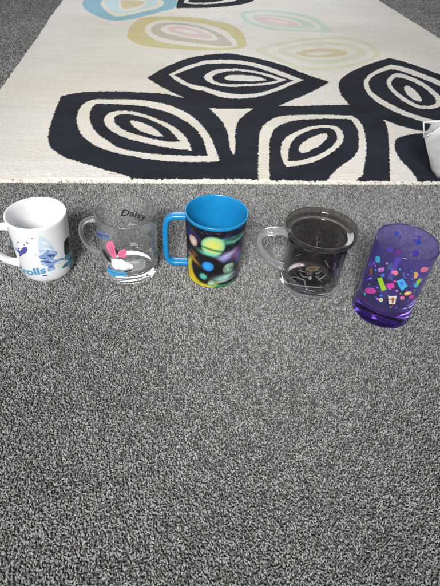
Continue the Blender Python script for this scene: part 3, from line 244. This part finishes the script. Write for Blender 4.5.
INK = dict(sky2=(.20, .36, .50), mist=(.60, .66, .72), lav=(.36, .46, .66), teal=(.06, .20, .27), violet=(.075, .08, .28), white=(.82, .82, .83), paleblue=(.50, .58, .66), periwinkle=(.20, .29, .50), indigo=(.05, .08, .22), ink=(.012, .014, .018),
           navy=(.03, .06, .16), tan=(.55, .45, .30), denim=(.10, .13, .25), sky=(.05, .28, .50), pink=(.56, .14, .24), rose=(.45, .09, .18), slate=(.14, .18, .23),
           silver=(.17, .17, .19), bronze=(.10, .075, .05), dark=(.06, .045, .035), grey=(.085, .085, .095), lime=(.26, .46, .03), magenta=(.46, .05, .28), cyan=(.05, .33, .55),
           blue=(.06, .14, .58), orange=(.58, .29, .08), cream=(.60, .54, .44), brown=(.22, .09, .05), lilac=(.36, .18, .50))

# ------------------------------------------------------------------ camera
cam = bpy.data.cameras.new('camera'); camo = bpy.data.objects.new('camera', cam); COL.objects.link(camo)
p = math.radians(42.4643); ro = math.radians(4.6925)
F = Vector((0, math.cos(p), -math.sin(p))); R0 = Vector((1, 0, 0)); U0 = Vector((0, math.sin(p), math.cos(p)))
Rv = R0 * math.cos(ro) + U0 * math.sin(ro); Uv = U0 * math.cos(ro) - R0 * math.sin(ro)
mw = Matrix((Rv, Uv, -F)).transposed().to_4x4(); mw.translation = (0, 0, .46)
camo.matrix_world = mw
cam.sensor_fit = 'HORIZONTAL'; cam.sensor_width = 36; cam.lens = 36 * 464.569 / 440
cam.clip_start = .02; cam.clip_end = 60
sc.camera = camo

# ------------------------------------------------------------------ carpet
g = 4.0
me = np_mesh('carpet', [(-g, -2, 0), (g, -2, 0), (g, 6, 0), (-g, 6, 0)], quads=[(0, 1, 2, 3)])
carpet = link('carpet', me, M['backing']); carpet['kind'] = 'structure'

RA = math.radians(8.7)
e1 = np.array([math.cos(RA), math.sin(RA)]); e2 = np.array([-math.sin(RA), math.cos(RA)])
RO = np.array(D_O); RW, RL, RT = D_W, 2.45, .009

def in_rug(x, y, m=.0015):
    dx = x - RO[0]; dy = y - RO[1]
    u = dx * e1[0] + dy * e1[1]; v = dx * e2[0] + dy * e2[1]
    return (u > -m) & (u < RW + m) & (v > -m) & (v < RL + m)

def tuft_points():
    P = []
    def zone(x0, x1, y0, y1, s, keep):
        X, Y = np.meshgrid(np.arange(x0, x1, s), np.arange(y0, y1, s * .87))
        X[1::2] += s / 2
        X = X.ravel() + rng.normal(0, s * .22, X.size); Y = Y.ravel() + rng.normal(0, s * .22, Y.size)
        k = keep(X, Y) & ~in_rug(X, Y)
        P.append(np.stack([X[k], Y[k], np.full(k.sum(), s)], 1))
    zone(-.62, .62, .06, 1.0, .0021, lambda x, y: (np.abs(x - .02) < .19 + (y - .06) * .50))
    zone(-1.25, -.5, .75, 2.6, .0036, lambda x, y: (x > -.45 - .33 * y) & ~((np.abs(x - .02) < .19 + (y - .06) * .50) & (y < 1.0)))
    zone(.65, 1.5, .9, 3.4, .0044, lambda x, y: (x < .45 + .30 * y) & (x > .55))
    return np.concatenate(P)

T = tuft_points()
N = len(T)
s = T[:, 2] / .0023
ns, rings_t = 5, np.array([0, .38, .72, 1.0])
phi = rng.uniform(0, 2 * PI, N)
patch = fbm(T[:, 0] * 5, T[:, 1] * 5, 61)                          # trodden patches: the pile leans one way or another
phi = np.where(rng.random(N) < .45, patch * 14 + rng.normal(0, .7, N), phi)
lean = rng.uniform(.0006, .0030, N) * s
hgt = rng.uniform(.0028, .0042, N) * s ** .6
for cx0, cy0, cr in ((-.2594, .5255, .034), (-.14, .5435, .0395), (-.0136, .5475, .0365), (.1341, .5485, .0435), (.2347, .497, .0405)):
    hgt = np.where(np.hypot(T[:, 0] - cx0, T[:, 1] - cy0) < cr, .0012, hgt)      # pile pressed flat under each cup
rad = rng.uniform(.00076, .00108, N) * s
bend = rng.normal(0, .0009, N) * s
verts = np.empty((N, 4 * ns + 1, 3), np.float32)
cp, sp = np.cos(phi), np.sin(phi)
tw = rng.uniform(0, 2 * PI, N)
for k, t in enumerate(rings_t):
    out = lean * t ** 1.6; sd = bend * math.sin(t * PI)
    cx_ = T[:, 0] + cp * out - sp * sd; cy_ = T[:, 1] + sp * out + cp * sd
    cz_ = hgt * (t - .25 * t * t) / .75 * 1.0
    rr = rad * [.75, 1.05, 1.0, .62][k]
    for j in range(ns):
        a = tw + 2 * PI * j / ns + t * 1.2
        verts[:, k * ns + j, 0] = cx_ + rr * np.cos(a)
        verts[:, k * ns + j, 1] = cy_ + rr * np.sin(a)
        verts[:, k * ns + j, 2] = cz_ - rr * .55 * np.cos(a - phi) * (lean / (hgt + 1e-6)) * t + .0002
verts[:, 4 * ns, 0] = T[:, 0] + cp * lean * 1.12; verts[:, 4 * ns, 1] = T[:, 1] + sp * lean * 1.12; verts[:, 4 * ns, 2] = hgt * 1.08
base = (np.arange(N) * (4 * ns + 1))[:, None]
q = []; tr = []
for k in range(3):
    for j in range(ns):
        j2 = (j + 1) % ns
        q.append(base + np.array([[k * ns + j, k * ns + j2, (k + 1) * ns + j2, (k + 1) * ns + j]]))
for j in range(ns):
    tr.append(base + np.array([[3 * ns + j, 3 * ns + (j + 1) % ns, 4 * ns]]))
q = np.stack(q, 1).reshape(-1, 4); tr = np.stack(tr, 1).reshape(-1, 3)
me = np_mesh('carpet_pile', verts.reshape(-1, 3), q, tr)
# yarn colours: three dyed yarns, each tuft one of them
pick = rng.random(N) + .22 * (vnoise(T[:, 0] * 90, T[:, 1] * 90, 3) - .5)
yarn = np.where((pick < .40)[:, None], np.array([[.325, .323, .316]]), np.where((pick < .68)[:, None], np.array([[.222, .219, .211]]), np.array([[.128, .127, .123]])))
yarn = yarn * rng.uniform(.75, 1.2, N)[:, None] * (1 + rng.normal(0, .035, (N, 3))) * (.90 + .4 * (patch - .25))[:, None]
ca = me.attributes.new('col', 'FLOAT_COLOR', 'POINT')
cc = np.ones((N, 4 * ns + 1, 4), np.float32); cc[:, :, :3] = yarn[:, None, :]
ca.data.foreach_set('color', cc.ravel())
pile = link('carpet_pile', me, M['pile']); pile['kind'] = 'stuff'

# ------------------------------------------------------------------ rug
RUGC = dict(cream=(.61, .57, .515), black=(.018, .019, .027), blue=(.24, .40, .47), paleblue=(.46, .56, .58), yellow=(.50, .44, .25), yellow2=(.53, .46, .30), khaki=(.44, .40, .32),
            pink=(.59, .45, .44), palegreen=(.47, .52, .46), paleyellow=(.54, .53, .41))
rug = thing('rug', 'cream rug with black and pastel leaf shapes lying on the grey carpet', 'rug', (RO[0], RO[1], 0))
rug.rotation_euler.z = RA
us = np.arange(0, RW, .0019); us = np.append(us, RW)
vs = [0]; st = .0016
while vs[-1] < RL:
    vs.append(vs[-1] + st); st = min(st * 1.0035, .007)
vs = np.array(vs); vs[-1] = RL
nu, nv = len(us), len(vs)
Ug, Vg = np.meshgrid(us, vs)
ux, vy = Ug.ravel(), Vg.ravel()
# wobble of the hand-carved shape outlines, a couple of millimetres
qx = ux + (vnoise(ux * 130, vy * 130, 11) - .5) * .0022 + (vnoise(ux * 500, vy * 500, 12) - .5) * .0022
qy = vy + (vnoise(ux * 130, vy * 130, 13) - .5) * .0022 + (vnoise(ux * 500, vy * 500, 14) - .5) * .0022
col = np.empty((nu * nv, 3)); col[:] = RUGC['cream']
isb = np.zeros(nu * nv, bool)
for name, sm, poly in D_polys:
    k = inside(qx, qy, chaikin(poly, 2))
    col[k] = RUGC[name]; isb[k] = name == 'black'
# woven-in tone change of the wool, cream border row at the near end
row = (vnoise(ux * 6, vy * 170, 21) - .5) * .09 + (fbm(ux * 5, vy * 5, 22) - .5) * .24 + (rng.random(nu * nv) - .5) * .10
col *= (1 + row + isb * (fbm(ux * 14, vy * 22, 23) - .5) * .7)[:, None]
tint = fbm(ux * 3 + 7, vy * 4, 27)[:, None] - .47                       # faint yellowing and traffic soil
col *= 1 + tint * np.array([[-.05, -.10, -.26]])
edge = (vy < .0025 + .003 * vnoise(ux * 210, vy * 0, 31))
col[edge] = np.array(RUGC['cream']) * 1.0
zt = RT + (fbm(ux * 9, vy * 9, 41) - .5) * .003 + (fbm(ux * 2.2, vy * 3.1, 47) - .5) * .008 + (vnoise(ux * 420, vy * 420, 42) - .5) * .0016 + np.where(isb, .0006, 0)
d = np.minimum(np.minimum(ux, RW - ux), np.minimum(vy, RL - vy))
zt -= .0055 * np.clip(1 - d / .007, 0, 1) ** 2
wob = (vnoise(ux * 60, vy * 0 + .3, 44) - .5) * .004 + (vnoise(ux * 300, vy * 0 + .3, 45) - .5) * .003
wobu = (vnoise(vy * 60, ux * 0 + .3, 46) - .5) * .005
top = np.stack([ux + wobu * ((ux < .02) | (ux > RW - .02)), vy + wob * (vy < .02), zt], 1)
idx = np.arange(nu * nv).reshape(nv, nu)
quads = np.stack([idx[:-1, :-1], idx[:-1, 1:], idx[1:, 1:], idx[1:, :-1]], -1).reshape(-1, 4)
loop = np.concatenate([idx[0, :], idx[1:, -1], idx[-1, -2::-1], idx[-2:0:-1, 0]])
low = top[loop].copy(); low[:, 2] = .0005
n0 = len(top); L = len(loop); li = np.arange(L)
side = np.stack([loop, n0 + li, n0 + (li + 1) % L, loop[(li + 1) % L]], 1)
me = np_mesh('pile', np.concatenate([top, low]), np.concatenate([quads, side]))
ca = me.attributes.new('col', 'FLOAT_COLOR', 'POINT')
call = np.ones((n0 + L, 4), np.float32); call[:n0, :3] = np.clip(col, 0, 1); call[n0:, :3] = col[loop]
ca.data.foreach_set('color', call.ravel())
link('pile', me, M['rug'], rug)
# loose binding yarns along the near end
V = []; Q = []
nf = 500
for i in range(nf):
    u = rng.uniform(.0, RW); l = abs(rng.normal(.0025, .002)) + .001; a = rng.normal(0, .9); r = rng.uniform(.0005, .0011)
    z0 = rng.uniform(.004, RT); p0 = np.array([u, .002, z0]); p1 = p0 + np.array([math.sin(a) * l, -math.cos(a) * l * .8, -.001 + rng.normal(0, .0015)])
    p2 = p1 + np.array([math.sin(a) * l * .8, -abs(math.cos(a)) * l * .4, -.002])
    b = len(V)
    for pt, k in ((p0, 1), (p1, .9), (p2, .5)):
        pt = pt.copy(); pt[2] = max(pt[2], .003)
        for j in range(4):
            V.append(pt + r * k * np.array([math.cos(j * PI / 2), 0.4 * math.sin(j * PI / 2), math.sin(j * PI / 2)]))
    for k in range(2):
        for j in range(4):
            Q.append((b + k * 4 + j, b + k * 4 + (j + 1) % 4, b + (k + 1) * 4 + (j + 1) % 4, b + (k + 1) * 4 + j))
fr = link('fringe', np_mesh('fringe', np.array(V), np.array(Q)), M['fringe'], rug)

# ------------------------------------------------------------------ prints
def sheet(name, items, radius, parent, material, step=.00045, wall=None):
    """ink patches lying on a turned wall of radius(z): a fine grid kept only where there is ink"""
    allp = [(c, np.array(pl)) for c, pl in items]
    A = np.concatenate([pl for _, pl in allp])
    t0, z0 = A.min(0) - .3; t1, z1 = A.max(0) + .3
    R = radius((z0 + z1) / 2000)
    nt = int(math.radians(t1 - t0) * R / step) + 2; nz = int((z1 - z0) / 1000 / step) + 2
    th = np.linspace(t0, t1, nt); zz = np.linspace(z0, z1, nz)
    TT, ZZ = np.meshgrid((th[:-1] + th[1:]) / 2, (zz[:-1] + zz[1:]) / 2)
    f = np.full(TT.size, -1); cols = []
    for i, (c, pl) in enumerate(allp):
        f[inside(TT.ravel(), ZZ.ravel(), chaikin(pl, 0 if len(pl) <= 4 else 1))] = i; cols.append(INK[c])
    TV, ZV = np.meshgrid(np.radians(th), zz / 1000)
    RV = np.vectorize(radius)(ZV[:, :1]) * np.ones_like(TV)
    verts = np.stack([RV * np.cos(TV), RV * np.sin(TV), ZV], -1).reshape(-1, 3)
    idx = np.arange(nt * nz).reshape(nz, nt)
    qd = np.stack([idx[:-1, :-1], idx[:-1, 1:], idx[1:, 1:], idx[1:, :-1]], -1).reshape(-1, 4)
    k = f >= 0; qd = qd[k]; fc = np.array(cols)[f[k]]
    used, inv = np.unique(qd, return_inverse=True)
    me = np_mesh(name, verts[used], inv.reshape(-1, 4))
    ca = me.attributes.new('col', 'FLOAT_COLOR', 'FACE')
    c4 = np.ones((len(fc), 4), np.float32); c4[:, :3] = fc
    ca.data.foreach_set('color', c4.ravel())
    return link(name, me, material, parent)

def lettering(name, text, radius, parent, material, t0, t1, zfun, height, shear=0.0, bold=0.0):
    """text bent round a turned wall from angle t0 to t1 (degrees)"""
    cu = bpy.data.curves.new(name, 'FONT'); cu.body = text; cu.size = 1; cu.shear = shear; cu.offset = bold; cu.resolution_u = 4
    tmp = bpy.data.objects.new(name, cu); COL.objects.link(tmp)
    bpy.context.view_layer.update()
    me = bpy.data.meshes.new_from_object(tmp.evaluated_get(bpy.context.evaluated_depsgraph_get()))
    bpy.data.objects.remove(tmp); bpy.data.curves.remove(cu)
    bm = bmesh.new(); bm.from_mesh(me)
    bmesh.ops.triangulate(bm, faces=bm.faces[:])
    for _ in range(2):
        lg = [e for e in bm.edges if e.calc_length() > .12]
        if lg: bmesh.ops.subdivide_edges(bm, edges=lg, cuts=1)
        bmesh.ops.triangulate(bm, faces=bm.faces[:])
    xs = [v.co.x for v in bm.verts]; x0, x1 = min(xs), max(xs)
    for v in bm.verts:
        a = (v.co.x - x0) / (x1 - x0)
        z = zfun(a) + v.co.y * height
        t = math.radians(t0 + (t1 - t0) * a); r = radius(z)
        v.co = (r * math.cos(t), r * math.sin(t), z)
    bm.to_mesh(me); bm.free()
    me.name = name
    return link(name, me, material, parent)

# ------------------------------------------------------------------ white ceramic mug
def lin(r0, r1, h): return lambda z: r0 + (r1 - r0) * z / h
mug = thing('ceramic_mug', 'white ceramic mug with blue lettering and violet and teal print, on grey carpet', 'mug', (-.2594, .5255, .0012))
mug.scale.z = 1.03
rw = lin(.0369, .0409, .0955)
prof = [(0, .003), (.026, .003), (.0285, 0), (.0315, 0), (.0345, .0025), (rw(.009), .009)] + [(rw(z), z) for z in (.02, .035, .05, .065, .08, .09)] + \
       [(.0407, .0938), (.0402, .0951), (.0394, .0955), (.0386, .0951), (.0380, .0938)] + [(rw(z) - .0033, z) for z in (.085, .07, .05, .03, .015)] + [(.031, .009), (.026, .0068), (0, .0065)]
link('body', lathe(prof, 128, False), M['ceramic'], mug)
link('handle', handle_mesh([(.0375, .0760), (.046, .0770), (.057, .0745), (.0665, .0655), (.0700, .0515), (.0665, .0375), (.058, .0262), (.048, .0185), (.036, .0150)], math.radians(196), .0125, .0085, 2.3,
     taper=lambda t: 1 + .35 * (abs(2 * t - 1) ** 6)), M['ceramic'], mug)
sheet('printed_pattern', D_white, lambda z: rw(z) + .00018, mug, M['print'])
lettering('lettering', 'Trolls', lambda z: rw(z) + .00030, mug, M['letter'], 210, 290, lambda a: .0085 + .0135 * a, .0165, 0, .035)

# ------------------------------------------------------------------ clear glass mug
gm = thing('glass_mug', 'clear glass mug with a pink bow print and black script, between white and blue mugs', 'mug', (-.14, .5435, .0012))
gm.scale.z = 1.05
rg = lin(.0424, .0425, .0958)
prof = [(0, .0045), (.030, .0040), (.036, .0008), (.0390, 0), (.0412, .0012), (.0423, .004)] + [(rg(z), z) for z in (.015, .03, .05, .07, .088)] + \
       [(.0425, .0940), (.0423, .0953), (.0417, .0958), (.0410, .0953), (.0407, .0940)] + [(rg(z) - .0019, z) for z in (.08, .06, .04, .022)] + [(.0385, .0145), (.034, .0108), (.02, .0095), (0, .0092)]
link('body', lathe(prof, 128, False), M['glass'], gm)
link('handle', handle_mesh([(.0423, .0830), (.050, .0830), (.0595, .0780), (.0640, .0670), (.0640, .0560), (.0600, .0440), (.052, .0330), (.0423, .0245)], math.radians(190), .0085, .0065, 2.2,
     taper=lambda t: 1 + .3 * (abs(2 * t - 1) ** 6)), M['glass'], gm)
sheet('printed_pattern', D_glass, lambda z: .04285, gm, M['ink'])
sheet('printed_pattern', D_glassback, lambda z: .04285, gm, M['ink'])
lettering('lettering', 'Daisy', lambda z: .0398, gm, M['script'], 115, 57, lambda a: .0640 - .004 * a, .0145, .35, .015)

# ------------------------------------------------------------------ blue plastic mug
bmug = thing('plastic_mug', 'blue plastic mug wrapped in a black outer space print, middle of the row', 'mug', (-.0136, .5475, .0012))
bmug.scale.z = 1.025
rb = lin(.0387, .0434, .1035)
prof = [(0, .004), (.033, .004), (.0345, .0005), (.0365, 0), (.0378, .0012)] + [(rb(z) - .0006, z) for z in (.006, .03, .06, .09, .1022)] + \
       [(.0439, .1030), (.0442, .1045), (.0442, .1060), (.0439, .1071), (.0432, .1075), (.0424, .1070), (.0418, .1055)] + [(rb(z) - .0028, z) for z in (.095, .07, .04, .015)] + [(.033, .0085), (0, .008)]
link('body', lathe(prof, 128, False), M['blue'], bmug)
link('handle', handle_mesh([(.0405, .0962), (.050, .0962), (.0610, .0950), (.0680, .0900), (.0705, .0800), (.0710, .0600), (.0705, .0360), (.0685, .0240), (.0620, .0180), (.052, .0172), (.0375, .0170)],
     math.radians(183), .0135, .0082, 3.2), M['blue'], bmug)
# printed sleeve: planets on a black sky, all the way round
nt, nz = 620, 230
th = np.linspace(0, 360, nt + 1); zz = np.linspace(.0030, .1025, nz + 1)
TC, ZC = np.meshgrid((th[:-1] + th[1:]) / 2, (zz[:-1] + zz[1:]) / 2)
tt = TC.ravel(); z_ = ZC.ravel(); ss = np.radians(tt) * .0405
C3 = np.empty((tt.size, 3)); C3[:] = (.008, .008, .012)
nzf = fbm(ss * 60, z_ * 60, 51); nzg = fbm(ss * 140 + 9, z_ * 140, 52)
C3 += np.clip(nzf - .52, 0, 1)[:, None] * np.array([[.05, .06, .30]]) + np.clip(nzg - .62, 0, 1)[:, None] * np.array([[.25, .1, .3]])
star = rng.random(tt.size) > .997
C3[star] = (.5, .5, .55)
def blend(c, w):
    global C3
    w = np.clip(w, 0, 1)[:, None]; C3 = C3 * (1 - w) + c * w
def rel(t, z):
    ds = (np.radians((tt - t + 180) % 360 - 180)) * .0405
    return ds, z_ - z
def streak(t, z, a, b, ang, c, k=1.0):
    ds, dz = rel(t, z); ca_, sa_ = math.cos(math.radians(ang)), math.sin(math.radians(ang))
    x = (ds * ca_ + dz * sa_) / a; y = (-ds * sa_ + dz * ca_) / b
    blend(np.array(c), k * np.exp(-(x * x + y * y) * 1.6) * (.45 + 1.1 * nzg))
def planet(t, z, r, inner, outer, band=None, ang=-15, tex=None, sq=1.0):
    ds, dz = rel(t, z); dz = dz * sq; d = np.sqrt(ds ** 2 + dz ** 2) / r
    c = np.array(inner) * (1 - np.clip(d, 0, 1)[:, None] ** 2) + np.array(outer) * np.clip(d, 0, 1)[:, None] ** 2
    if tex is not None: c = c * (1 + tex * (nzg - .5))[:, None]
    if band is not None:
        y = dz * math.cos(math.radians(ang)) - ds * math.sin(math.radians(ang))
        bw = np.exp(-((y + .32 * r) / (.13 * r)) ** 2)[:, None]; c = c * (1 - bw) + np.array(band) * bw
    blend(c, (1.08 - d) / .20)
streak(225, .050, .020, .004, 5, (.30, .14, .03), .9)
streak(232, .056, .012, .003, -25, (.22, .10, .03), .8)
streak(294, .058, .016, .007, 18, (.34, .32, .62), 1.0)
streak(305, .064, .012, .004, 15, (.42, .40, .55), .9)
streak(322, .058, .008, .012, 10, (.32, .10, .34), .9)
streak(330, .050, .006, .012, 0, (.10, .16, .45), .9)
for t, z in ((284, .088), (295, .084), (308, .0825), (322, .084), (334, .087)): streak(t, z, .008, .003, 5, (.10, .34, .22), 1.0)
streak(310, .090, .014, .0025, 3, (.05, .20, .14), .9)
planet(268.5, .0775, .0160, (.56, .56, .12), (.20, .48, .28), (.05, .16, .06), -12)
streak(262, .064, .016, .004, -10, (.14, .46, .36), 1.0)
planet(226, .0775, .0085, (.55, .50, .44), (.28, .10, .06), None, 0, .8)
planet(243, .021, .0300, (.55, .42, .02), (.62, .52, .02), None, 0, .5)
planet(258, .034, .0275, (.010, .009, .012), (.012, .010, .010), None, 0, .5)
streak(226, .047, .014, .0035, -32, (.36, .17, .03), 1.0)
planet(260.5, .042, .0088, (.05, .32, .72), (.01, .12, .38), None, 0, .5)
planet(251.5, .0215, .0062, (.10, .42, .34), (.02, .18, .12))
planet(305, .037, .0095, (.30, .44, .34), (.16, .30, .20), None, 0, 1.8)
planet(270, .011, .0060, (.40, .48, .36), (.10, .22, .12), None, 0, 1.8)
streak(298, .021, .017, .006, 10, (.36, .60, .54), 1.1)
streak(300, .0145, .018, .0025, 4, (.40, .55, .50), .8)
streak(285, .006, .014, .0025, -3, (.05, .30, .10), 1.0)
streak(315, .005, .014, .0025, 3, (.05, .34, .12), .9)
for t, z, r, a, b in ((20, .07, .014, (.55, .25, .08), (.25, .08, .03)), (55, .035, .010, (.10, .35, .7), (.02, .1, .35)), (90, .075, .012, (.6, .55, .4), (.3, .22, .12)), (125, .03, .016, (.5, .45, .1), (.2, .3, .1)), (165, .06, .009, (.5, .5, .5), (.2, .2, .22)), (355, .03, .011, (.55, .2, .1), (.25, .06, .04))):
    planet(t, z, r, a, b, None, 0, .7)
TV, ZV = np.meshgrid(np.radians(th[:-1]), zz)
RV = rb(ZV) + .0002
vv = np.stack([RV * np.cos(TV), RV * np.sin(TV), ZV], -1).reshape(-1, 3)
idx = np.arange(nt * (nz + 1)).reshape(nz + 1, nt); nx = np.roll(idx, -1, 1)
qd = np.stack([idx[:-1], nx[:-1], nx[1:], idx[1:]], -1).reshape(-1, 4)
me = np_mesh('printed_sleeve', vv, qd)
ca = me.attributes.new('col', 'FLOAT_COLOR', 'FACE'); c4 = np.ones((len(qd), 4), np.float32); c4[:, :3] = np.clip(C3 * .95, 0, 1); ca.data.foreach_set('color', c4.ravel())
link('printed_sleeve', me, M['print'], bmug)

# ------------------------------------------------------------------ smoked insulated mug
sm = thing('insulated_mug', 'smoky black see-through mug with flared rim and clear curved handle, beside purple tumbler', 'mug', (.1341, .5485, .0012))
sm.scale.z = 1.05
rs = lin(.0452, .0428, .080)
prof = [(0, .0035), (.034, .0035), (.038, .0004), (.043, 0), (.0456, .0014), (.0462, .0042), (.0455, .0070)] + [(rs(z), z) for z in (.012, .03, .05, .07, .078)] + \
       [(.0428, .0796), (.0418, .0800), (.0412, .0790)] + [(rs(z) - .0022, z) for z in (.07, .05, .03, .015)] + [(.0405, .0095), (.034, .0080), (0, .0078)]
me = lathe(prof, 128, False)
link('outer_shell', me, [M['acrylic'], M['handle']], sm)
for f in me.polygons: f.material_index = 1 if f.center.z < .0072 else 0
prof = [(0, .0125), (.034, .0125), (.0375, .0150), (.0385, .020), (.0388, .05), (.0392, .072), (.0398, .0795), (.0415, .0804), (.0450, .0808), (.0484, .0826), (.0502, .0862), (.0512, .0905), (.0517, .0928), (.0511, .0936), (.0502, .0934),
        (.0494, .0905), (.0485, .0872), (.0462, .0848), (.0405, .0836), (.0378, .0820), (.0368, .0780), (.0364, .05), (.0360, .022), (.034, .0160), (0, .0150)]
link('liner', lathe(fillet(prof, .001, 3), 128, False), M['smoke'], sm)
link('handle', handle_mesh([(.0430, .0790), (.055, .0820), (.070, .0815), (.0805, .0760), (.0838, .0650), (.0800, .0520), (.070, .0390), (.058, .0285), (.0452, .0215)], math.radians(183), .0110, .0105, 3.0), M['handle'], sm)
sheet('printed_pattern', D_black, lambda z: max(rs(min(z, .08)), .0428) + .0003, sm, M['ink'])

# ------------------------------------------------------------------ purple tumbler
pt = thing('tumbler', 'purple see-through tumbler with bright confetti print and thick base, nearest cup on the right', 'tumbler', (.2347, .497, .0012))
pt.scale.z = 1.03
rp = lin(.0392, .0404, .1174)
prof = [(0, .003), (.034, .003), (.0375, .0004), (.0400, 0), (.0415, .0018), (.0416, .006), (.0405, .0150), (.0392, .0215), (.0388, .0240)] + [(rp(z), z) for z in (.030, .05, .07, .09, .112)] + \
       [(.0406, .1155), (.0404, .1168), (.0396, .1174), (.0388, .1168), (.0385, .115)] + [(rp(z) - .0021, z) for z in (.10, .07, .045)] + [(.0366, .034), (.0350, .0285), (.031, .0260), (.02, .0250), (0, .0248)]
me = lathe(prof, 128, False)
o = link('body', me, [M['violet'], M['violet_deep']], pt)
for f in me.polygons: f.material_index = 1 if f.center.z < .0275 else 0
sheet('printed_pattern', D_purple, lambda z: rp(z) + .0003, pt, M['ink'])
sheet('printed_pattern', D_purpleback, lambda z: rp(z) + .0003, pt, M['ink'])

# ------------------------------------------------------------------ white bag at the right edge
bag = thing('bag', 'white plastic bag with a triangular handle hole standing on the rug', 'bag', (.43, .915, RT))
def slab(outline, y0f, y1f, hole=None):
    """upright panel: outline [(x, z)] given thickness between two y functions"""
    bm = bmesh.new()
    f = [bm.verts.new((x, y0f(z), z)) for x, z in outline]; b = [bm.verts.new((x, y1f(z), z)) for x, z in outline]
    n = len(f); bm.faces.new(f); bm.faces.new(b[::-1])
    for i in range(n):
        j = (i + 1) % n; bm.faces.new((f[j], f[i], b[i], b[j]))
    bmesh.ops.recalc_face_normals(bm, faces=bm.faces[:])
    bmesh.ops.bevel(bm, geom=bm.edges[:], offset=.0012, segments=2, affect='EDGES')
    me = bpy.data.meshes.new('panel'); bm.to_mesh(me); bm.free()
    return me
# hollow body: two facets facing the row of cups, folded at a crease, open top rising to the right
bm = bmesh.new()
bt = [(-.003, .004, 0), (.004, -.014, 0), (.014, -.012, 0), (.220, .016, 0), (.220, .090, 0), (.030, .060, 0)]
tp = [(-.0555, -.014, .0845), (-.0465, -.022, .0960), (-.0285, -.022, .1175), (.220, .010, .190), (.220, .100, .190), (-.028, .040, .0925)]
nlev = 7; lev = []
for k in range(nlev):
    t = k / (nlev - 1); tt_ = t ** 1.15
    lev.append([bm.verts.new(Vector(a).lerp(Vector(b), tt_) + Vector((0, .0015 * math.sin(k * 1.3 + i), 0))) for i, (a, b) in enumerate(zip(bt, tp))])
for a, b in zip(lev, lev[1:]):
    for i in range(6):
        j = (i + 1) % 6; bm.faces.new((a[i], a[j], b[j], b[i]))
bm.faces.new(lev[0][::-1])
for f in bm.faces: f.smooth = True
for a, b in zip(lev, lev[1:]):
    for i in range(6):
        if i not in (1,): bm.edges.get((a[i], b[i])).smooth = False
bmesh.ops.recalc_face_normals(bm, faces=bm.faces[:])
me = bpy.data.meshes.new('body'); bm.to_mesh(me); bm.free()
o = link('body', me, M['bag'], bag)
md = o.modifiers.new('thickness', 'SOLIDIFY'); md.thickness = .0016; md.offset = -1
# triangular handle strap: up from the near corner, along the top, and back down the rim
def strip(pts, r):
    bm = bmesh.new(); rings = []
    P_ = [Vector(q_) for q_ in pts]
    for i, q_ in enumerate(P_):
        t = (P_[min(i + 1, len(P_) - 1)] - P_[max(i - 1, 0)]).normalized()
        a = t.cross(Vector((0, 1, 0))).normalized(); b = t.cross(a)
        rings.append([bm.verts.new(q_ + a * r * math.cos(u) + b * r * .6 * math.sin(u)) for u in [2 * PI * k / 10 for k in range(10)]])
    for a, b in zip(rings, rings[1:]):
        for i in range(10):
            j = (i + 1) % 10; bm.faces.new((a[i], a[j], b[j], b[i]))
    bm.faces.new(rings[0]); bm.faces.new(rings[-1])
    bmesh.ops.recalc_face_normals(bm, faces=bm.faces[:])
    for f in bm.faces: f.smooth = True
    me = bpy.data.meshes.new('strap'); bm.to_mesh(me); bm.free()
    return me
link('handle', strip(fillet([(-.0555, -.014, .083), (-.0672, -.015, .1130), (-.0380, -.015, .1180), (.06, -.004, .138), (.12, .0, .158)], .002, 4), .0014), M['bagtrim'], bag)
link('rim', strip([(-.0560, -.0155, .0845), (-.0465, -.0235, .0965), (-.0285, -.0235, .1180), (.10, -.007, .1560), (.22, .0085, .1905)], .0014), M['bagtrim'], bag)


# ------------------------------------------------------------------ light
def area(name, loc, target, sx, sy, power, color, spread=180):
    l = bpy.data.lights.new(name, 'AREA'); l.shape = 'RECTANGLE'; l.size = sx; l.size_y = sy; l.energy = power; l.color = color; l.spread = math.radians(spread)
    o = bpy.data.objects.new(name, l); COL.objects.link(o); o.location = loc
    o.rotation_euler = (Vector(target) - Vector(loc)).to_track_quat('-Z', 'Y').to_euler()
    return o
w = bpy.data.worlds.new('World'); sc.world = w; w.use_nodes = True
bg = w.node_tree.nodes['Background']; bg.inputs['Color'].default_value = (.93, .96, 1.0, 1); bg.inputs['Strength'].default_value = .29
area('window', (-.5, 3.6, 1.7), (0, .7, 0), 1.9, 1.3, 48, (.94, .98, 1.0))
area('room_light', (-.35, -1.5, 1.75), (-.05, 1.0, 0), .9, .7, 9.5, (.98, .98, .97), 42)
EXPO = 0.05


# ------------------------------------------------------------------ render settings
sc.render.engine = 'CYCLES'
sc.cycles.max_bounces = 24; sc.cycles.transmission_bounces = 20; sc.cycles.glossy_bounces = 8; sc.cycles.diffuse_bounces = 4
sc.cycles.use_denoising = True
sc.cycles.sample_clamp_indirect = 25
sc.view_settings.view_transform = 'Standard'; sc.view_settings.look = 'None'; sc.view_settings.gamma = 1
sc.view_settings.exposure = EXPO
